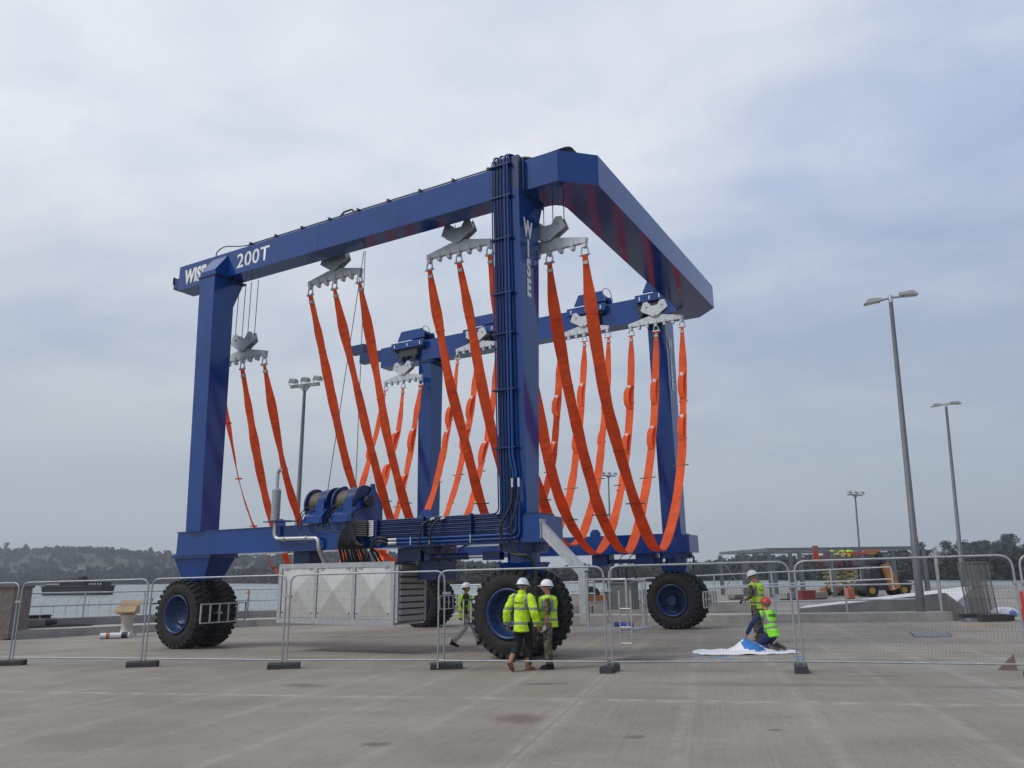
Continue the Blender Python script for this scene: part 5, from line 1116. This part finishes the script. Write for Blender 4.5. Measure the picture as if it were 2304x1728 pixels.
hm_ = bpy.data.materials.new('hill_fields'); hm_.use_nodes = True; t_ = hm_.node_tree; P_ = t_.nodes['Principled BSDF']; tc = nn(t_, 'ShaderNodeTexCoord')
vo = nn(t_, 'ShaderNodeTexVoronoi', inp={'Scale': .012}); t_.links.new(tc.outputs['Object'], vo.inputs['Vector'])
rr = ramp(t_, [(.25, (.014, .020, .012)), (.5, (.020, .027, .014)), (.75, (.034, .034, .022)), (.92, (.036, .048, .022))]); sx_ = nn(t_, 'ShaderNodeSeparateColor'); t_.links.new(vo.outputs['Color'], sx_.inputs[0]); t_.links.new(sx_.outputs[0], rr.inputs[0]); t_.links.new(rr.outputs[0], P_.inputs['Base Color']); P_.inputs['Roughness'].default_value = .95
b = MB(); b.add(vs, fs, True); structure(b.build('hills', hm_))
LEAF = mat('woodland_green', (.014, .022, .012), .9, var=.5, vs=.05, base2=(.036, .038, .022)); LEAFN = mat('near_wood_green', (.007, .011, .009), .9, var=.5, vs=.12, base2=(.02, .024, .017)); BARK = mat('bark', (.05, .042, .035), .9)
rnd = random.Random(11)
def clump(b, c, R_, n, leaf, flat=1.0):
    for _ in range(n):
        while True:
            q = V((rnd.uniform(-1, 1), rnd.uniform(-1, 1), rnd.uniform(-.8, 1)))
            if q.length < 1: break
        q = V((q.x*R_, q.y*R_, q.z*R_*flat)) + c; a = V((rnd.gauss(0, 1), rnd.gauss(0, 1), rnd.gauss(0, 1))).normalized(); e = a.cross(V((rnd.gauss(0, 1), rnd.gauss(0, 1), rnd.gauss(0, 1)))).normalized(); s = leaf*rnd.uniform(.6, 1.3); k = len(b.v)
        b.v += [q+a*s, q+e*s, q-a*s*.9, q-e*s]; b.f.append((k, k+1, k+2, k+3)); b.sm.append(False)
bw = MB(); bn = MB()
for _ in range(4800):
    px = rnd.uniform(-500, 2800); u = rnd.choice((rnd.random()**.8*1.02, rnd.uniform(.85, 1.03), rnd.uniform(.0, .16)))
    if px > 1950 and .45 < u < .93 and rnd.random() < .8: continue
    if rnd.random() < .10 and .2 < u < .8: continue
    p = terr(px, u); Rr = rnd.uniform(3.2, 6.0)*(1.0 if px < 900 else .8)*(.8 if u > .9 else 1); dist = p.length
    if u > .9 and rnd.random() < .45: continue
    near = u < .17 and px < 900 and rnd.random() < .8
    if near: Rr *= 1.35
    for c in range(rnd.choice((2, 3, 3))): clump(bn if near else bw, p+V((rnd.uniform(-.5, .5)*Rr, rnd.uniform(-.5, .5)*Rr, Rr*(.65+.42*c))), Rr*1.12*(1-.16*c), 22, Rr*.34, .8)
tag(bw.build('woodland', LEAF, fix=False), 'woods and hedges covering the hills across the water', 'woodland', kind='stuff')
tag(bn.build('shore_wood', LEAFN, fix=False), 'darker band of trees along the far shore on the left', 'woodland', kind='stuff')
def tree(px, topy, R_, label, u=1.0, m=LEAF, shape=1.0, bare=False):
    g = terr(px, u); top = D(px, topy, g.y).z; h = max(5, top-g.z); t = thing('tree', label, 'tree', g, 0, 'single trees on the skyline')
    b = MB(); b.tube([(0, 0, -1), (0, 0, h*.45), (.15*R_, 0, h*.8)], [R_*.10, R_*.07, R_*.03], 7)
    for k in range(6): a = k*1.05+rnd.random(); b.tube([(0, 0, h*(.35+.05*k)), (cos(a)*R_*.6, sin(a)*R_*.6, h*(.62+.05*k))], [R_*.04, R_*.015], 5)
    b.build('trunk', BARK, t); b = MB()
    for k in range(12 if not bare else 6):
        a = rnd.uniform(0, 6.28); q = rnd.uniform(.1, .65)*R_; z = h*rnd.uniform(.30, .86); clump(b, V((cos(a)*q, sin(a)*q, z)), R_*rnd.uniform(.42, .62), 80 if not bare else 26, R_*.085 if not bare else R_*.05, .85*shape)
    b.build('crown', m, t, fix=False)
for px, ty, R_, l in ((4, 1219, 5.5, 'dark pine cut by the left edge of the picture'), (50, 1224, 6, 'round-topped pine on the left skyline'), (95, 1228, 5, 'broad tree right of the round-topped pine'), (118, 1226, 4.5, 'pointed tree in the middle of the left skyline'), (333, 1231, 5, 'lone tree on the skyline left of the hoist'), (2075, 1222, 7.0, 'broad tree just right of the big lamp post'), (2112, 1226, 4.0, 'thin bare tree between the two lamp posts'), (2142, 1217, 6.0, 'first dark tree of the right-hand group, behind the second lamp post'), (2178, 1217, 6.0, 'dark tree just right of the second lamp post'), (2200, 1220, 5, 'low dark tree in the right-hand group'), (2228, 1215, 6.0, 'rounded dark tree at the end of the right-hand group'), (2262, 1213, 4.5, 'small tree left of the tallest right-hand tree'), (2286, 1201, 6.5, 'tallest tree at the right edge of the skyline')):
    tree(px, ty, R_, l, 1.0, LEAFN, bare='bare' in l)
WALLM = mat('white_render', (.62, .60, .56), .8, var=.06); ROOF = mat('slate_roof', (.11, .10, .10), .7)
HSE = [(112, .30), (148, .34), (178, .27), (205, .33), (214, .22), (300, .25), (316, .16), (535, .35), (548, .33), (690, .40), (82, .95), (28, .95), (1500, .5), (2125, .4), (180, .38), (240, .30), (1075, .5), (270, .36)]
for i, (px, u) in enumerate(HSE):
    g = terr(px, u); h = thing('house', 'small white house among the trees across the water', 'house', g+V((0, 0, -.5)), rnd.uniform(-.6, .6), 'white houses across the water')
    w, d, k = rnd.uniform(8, 13), 7, rnd.uniform(5, 7); b = MB(); b.box((-w/2, -d/2, -2), (w/2, d/2, k)); b.prism([(-d/2, k), (d/2, k), (0, k+2.2)], lambda y, z, x: V((x, y, z)), -w/2+.01, w/2-.01); b.build('walls', WALLM, h)
    b = MB(); b.hexa([(-w/2-.3, -d/2-.4, k-.1), (w/2+.3, -d/2-.4, k-.1), (w/2+.3, 0, k+2.3), (-w/2-.3, 0, k+2.3)], [(-w/2-.3, -d/2-.4, k+.15), (w/2+.3, -d/2-.4, k+.15), (w/2+.3, 0, k+2.6), (-w/2-.3, 0, k+2.6)]); b.hexa([(-w/2-.3, d/2+.4, k-.1), (w/2+.3, d/2+.4, k-.1), (w/2+.3, .01, k+2.3), (-w/2-.3, .01, k+2.3)], [(-w/2-.3, d/2+.4, k+.15), (w/2+.3, d/2+.4, k+.15), (w/2+.3, .01, k+2.6), (-w/2-.3, .01, k+2.6)]); r = b.build('roof', ROOF, h)
    b = MB(); b.box((w*.3, -.4, k+1.5), (w*.3+.9, .4, k+3.6)); b.build('chimney', WALLM, r)
    for x in (-w*.28, w*.05, w*.3):
        b = MB(); b.box((x-.6, -d/2-.05, 2.2), (x+.6, -d/2-.005, 3.6)); b.build('window', GLASS, h)
# ---------------------------------------------------------------- sea air
hz = bpy.data.materials.new('haze'); hz.use_nodes = True; t_ = hz.node_tree; t_.nodes.remove(t_.nodes['Principled BSDF'])
pv = nn(t_, 'ShaderNodeVolumePrincipled'); pv.inputs['Color'].default_value = (.80, .87, .97, 1); pv.inputs['Density'].default_value = .00027; pv.inputs['Anisotropy'].default_value = .2
t_.links.new(pv.outputs[0], t_.nodes['Material Output'].inputs['Volume'])
b = MB(); b.box((-2600, -80, -8), (2600, 2300, 130)); o = b.build('haze', hz); o['kind'] = 'stuff'
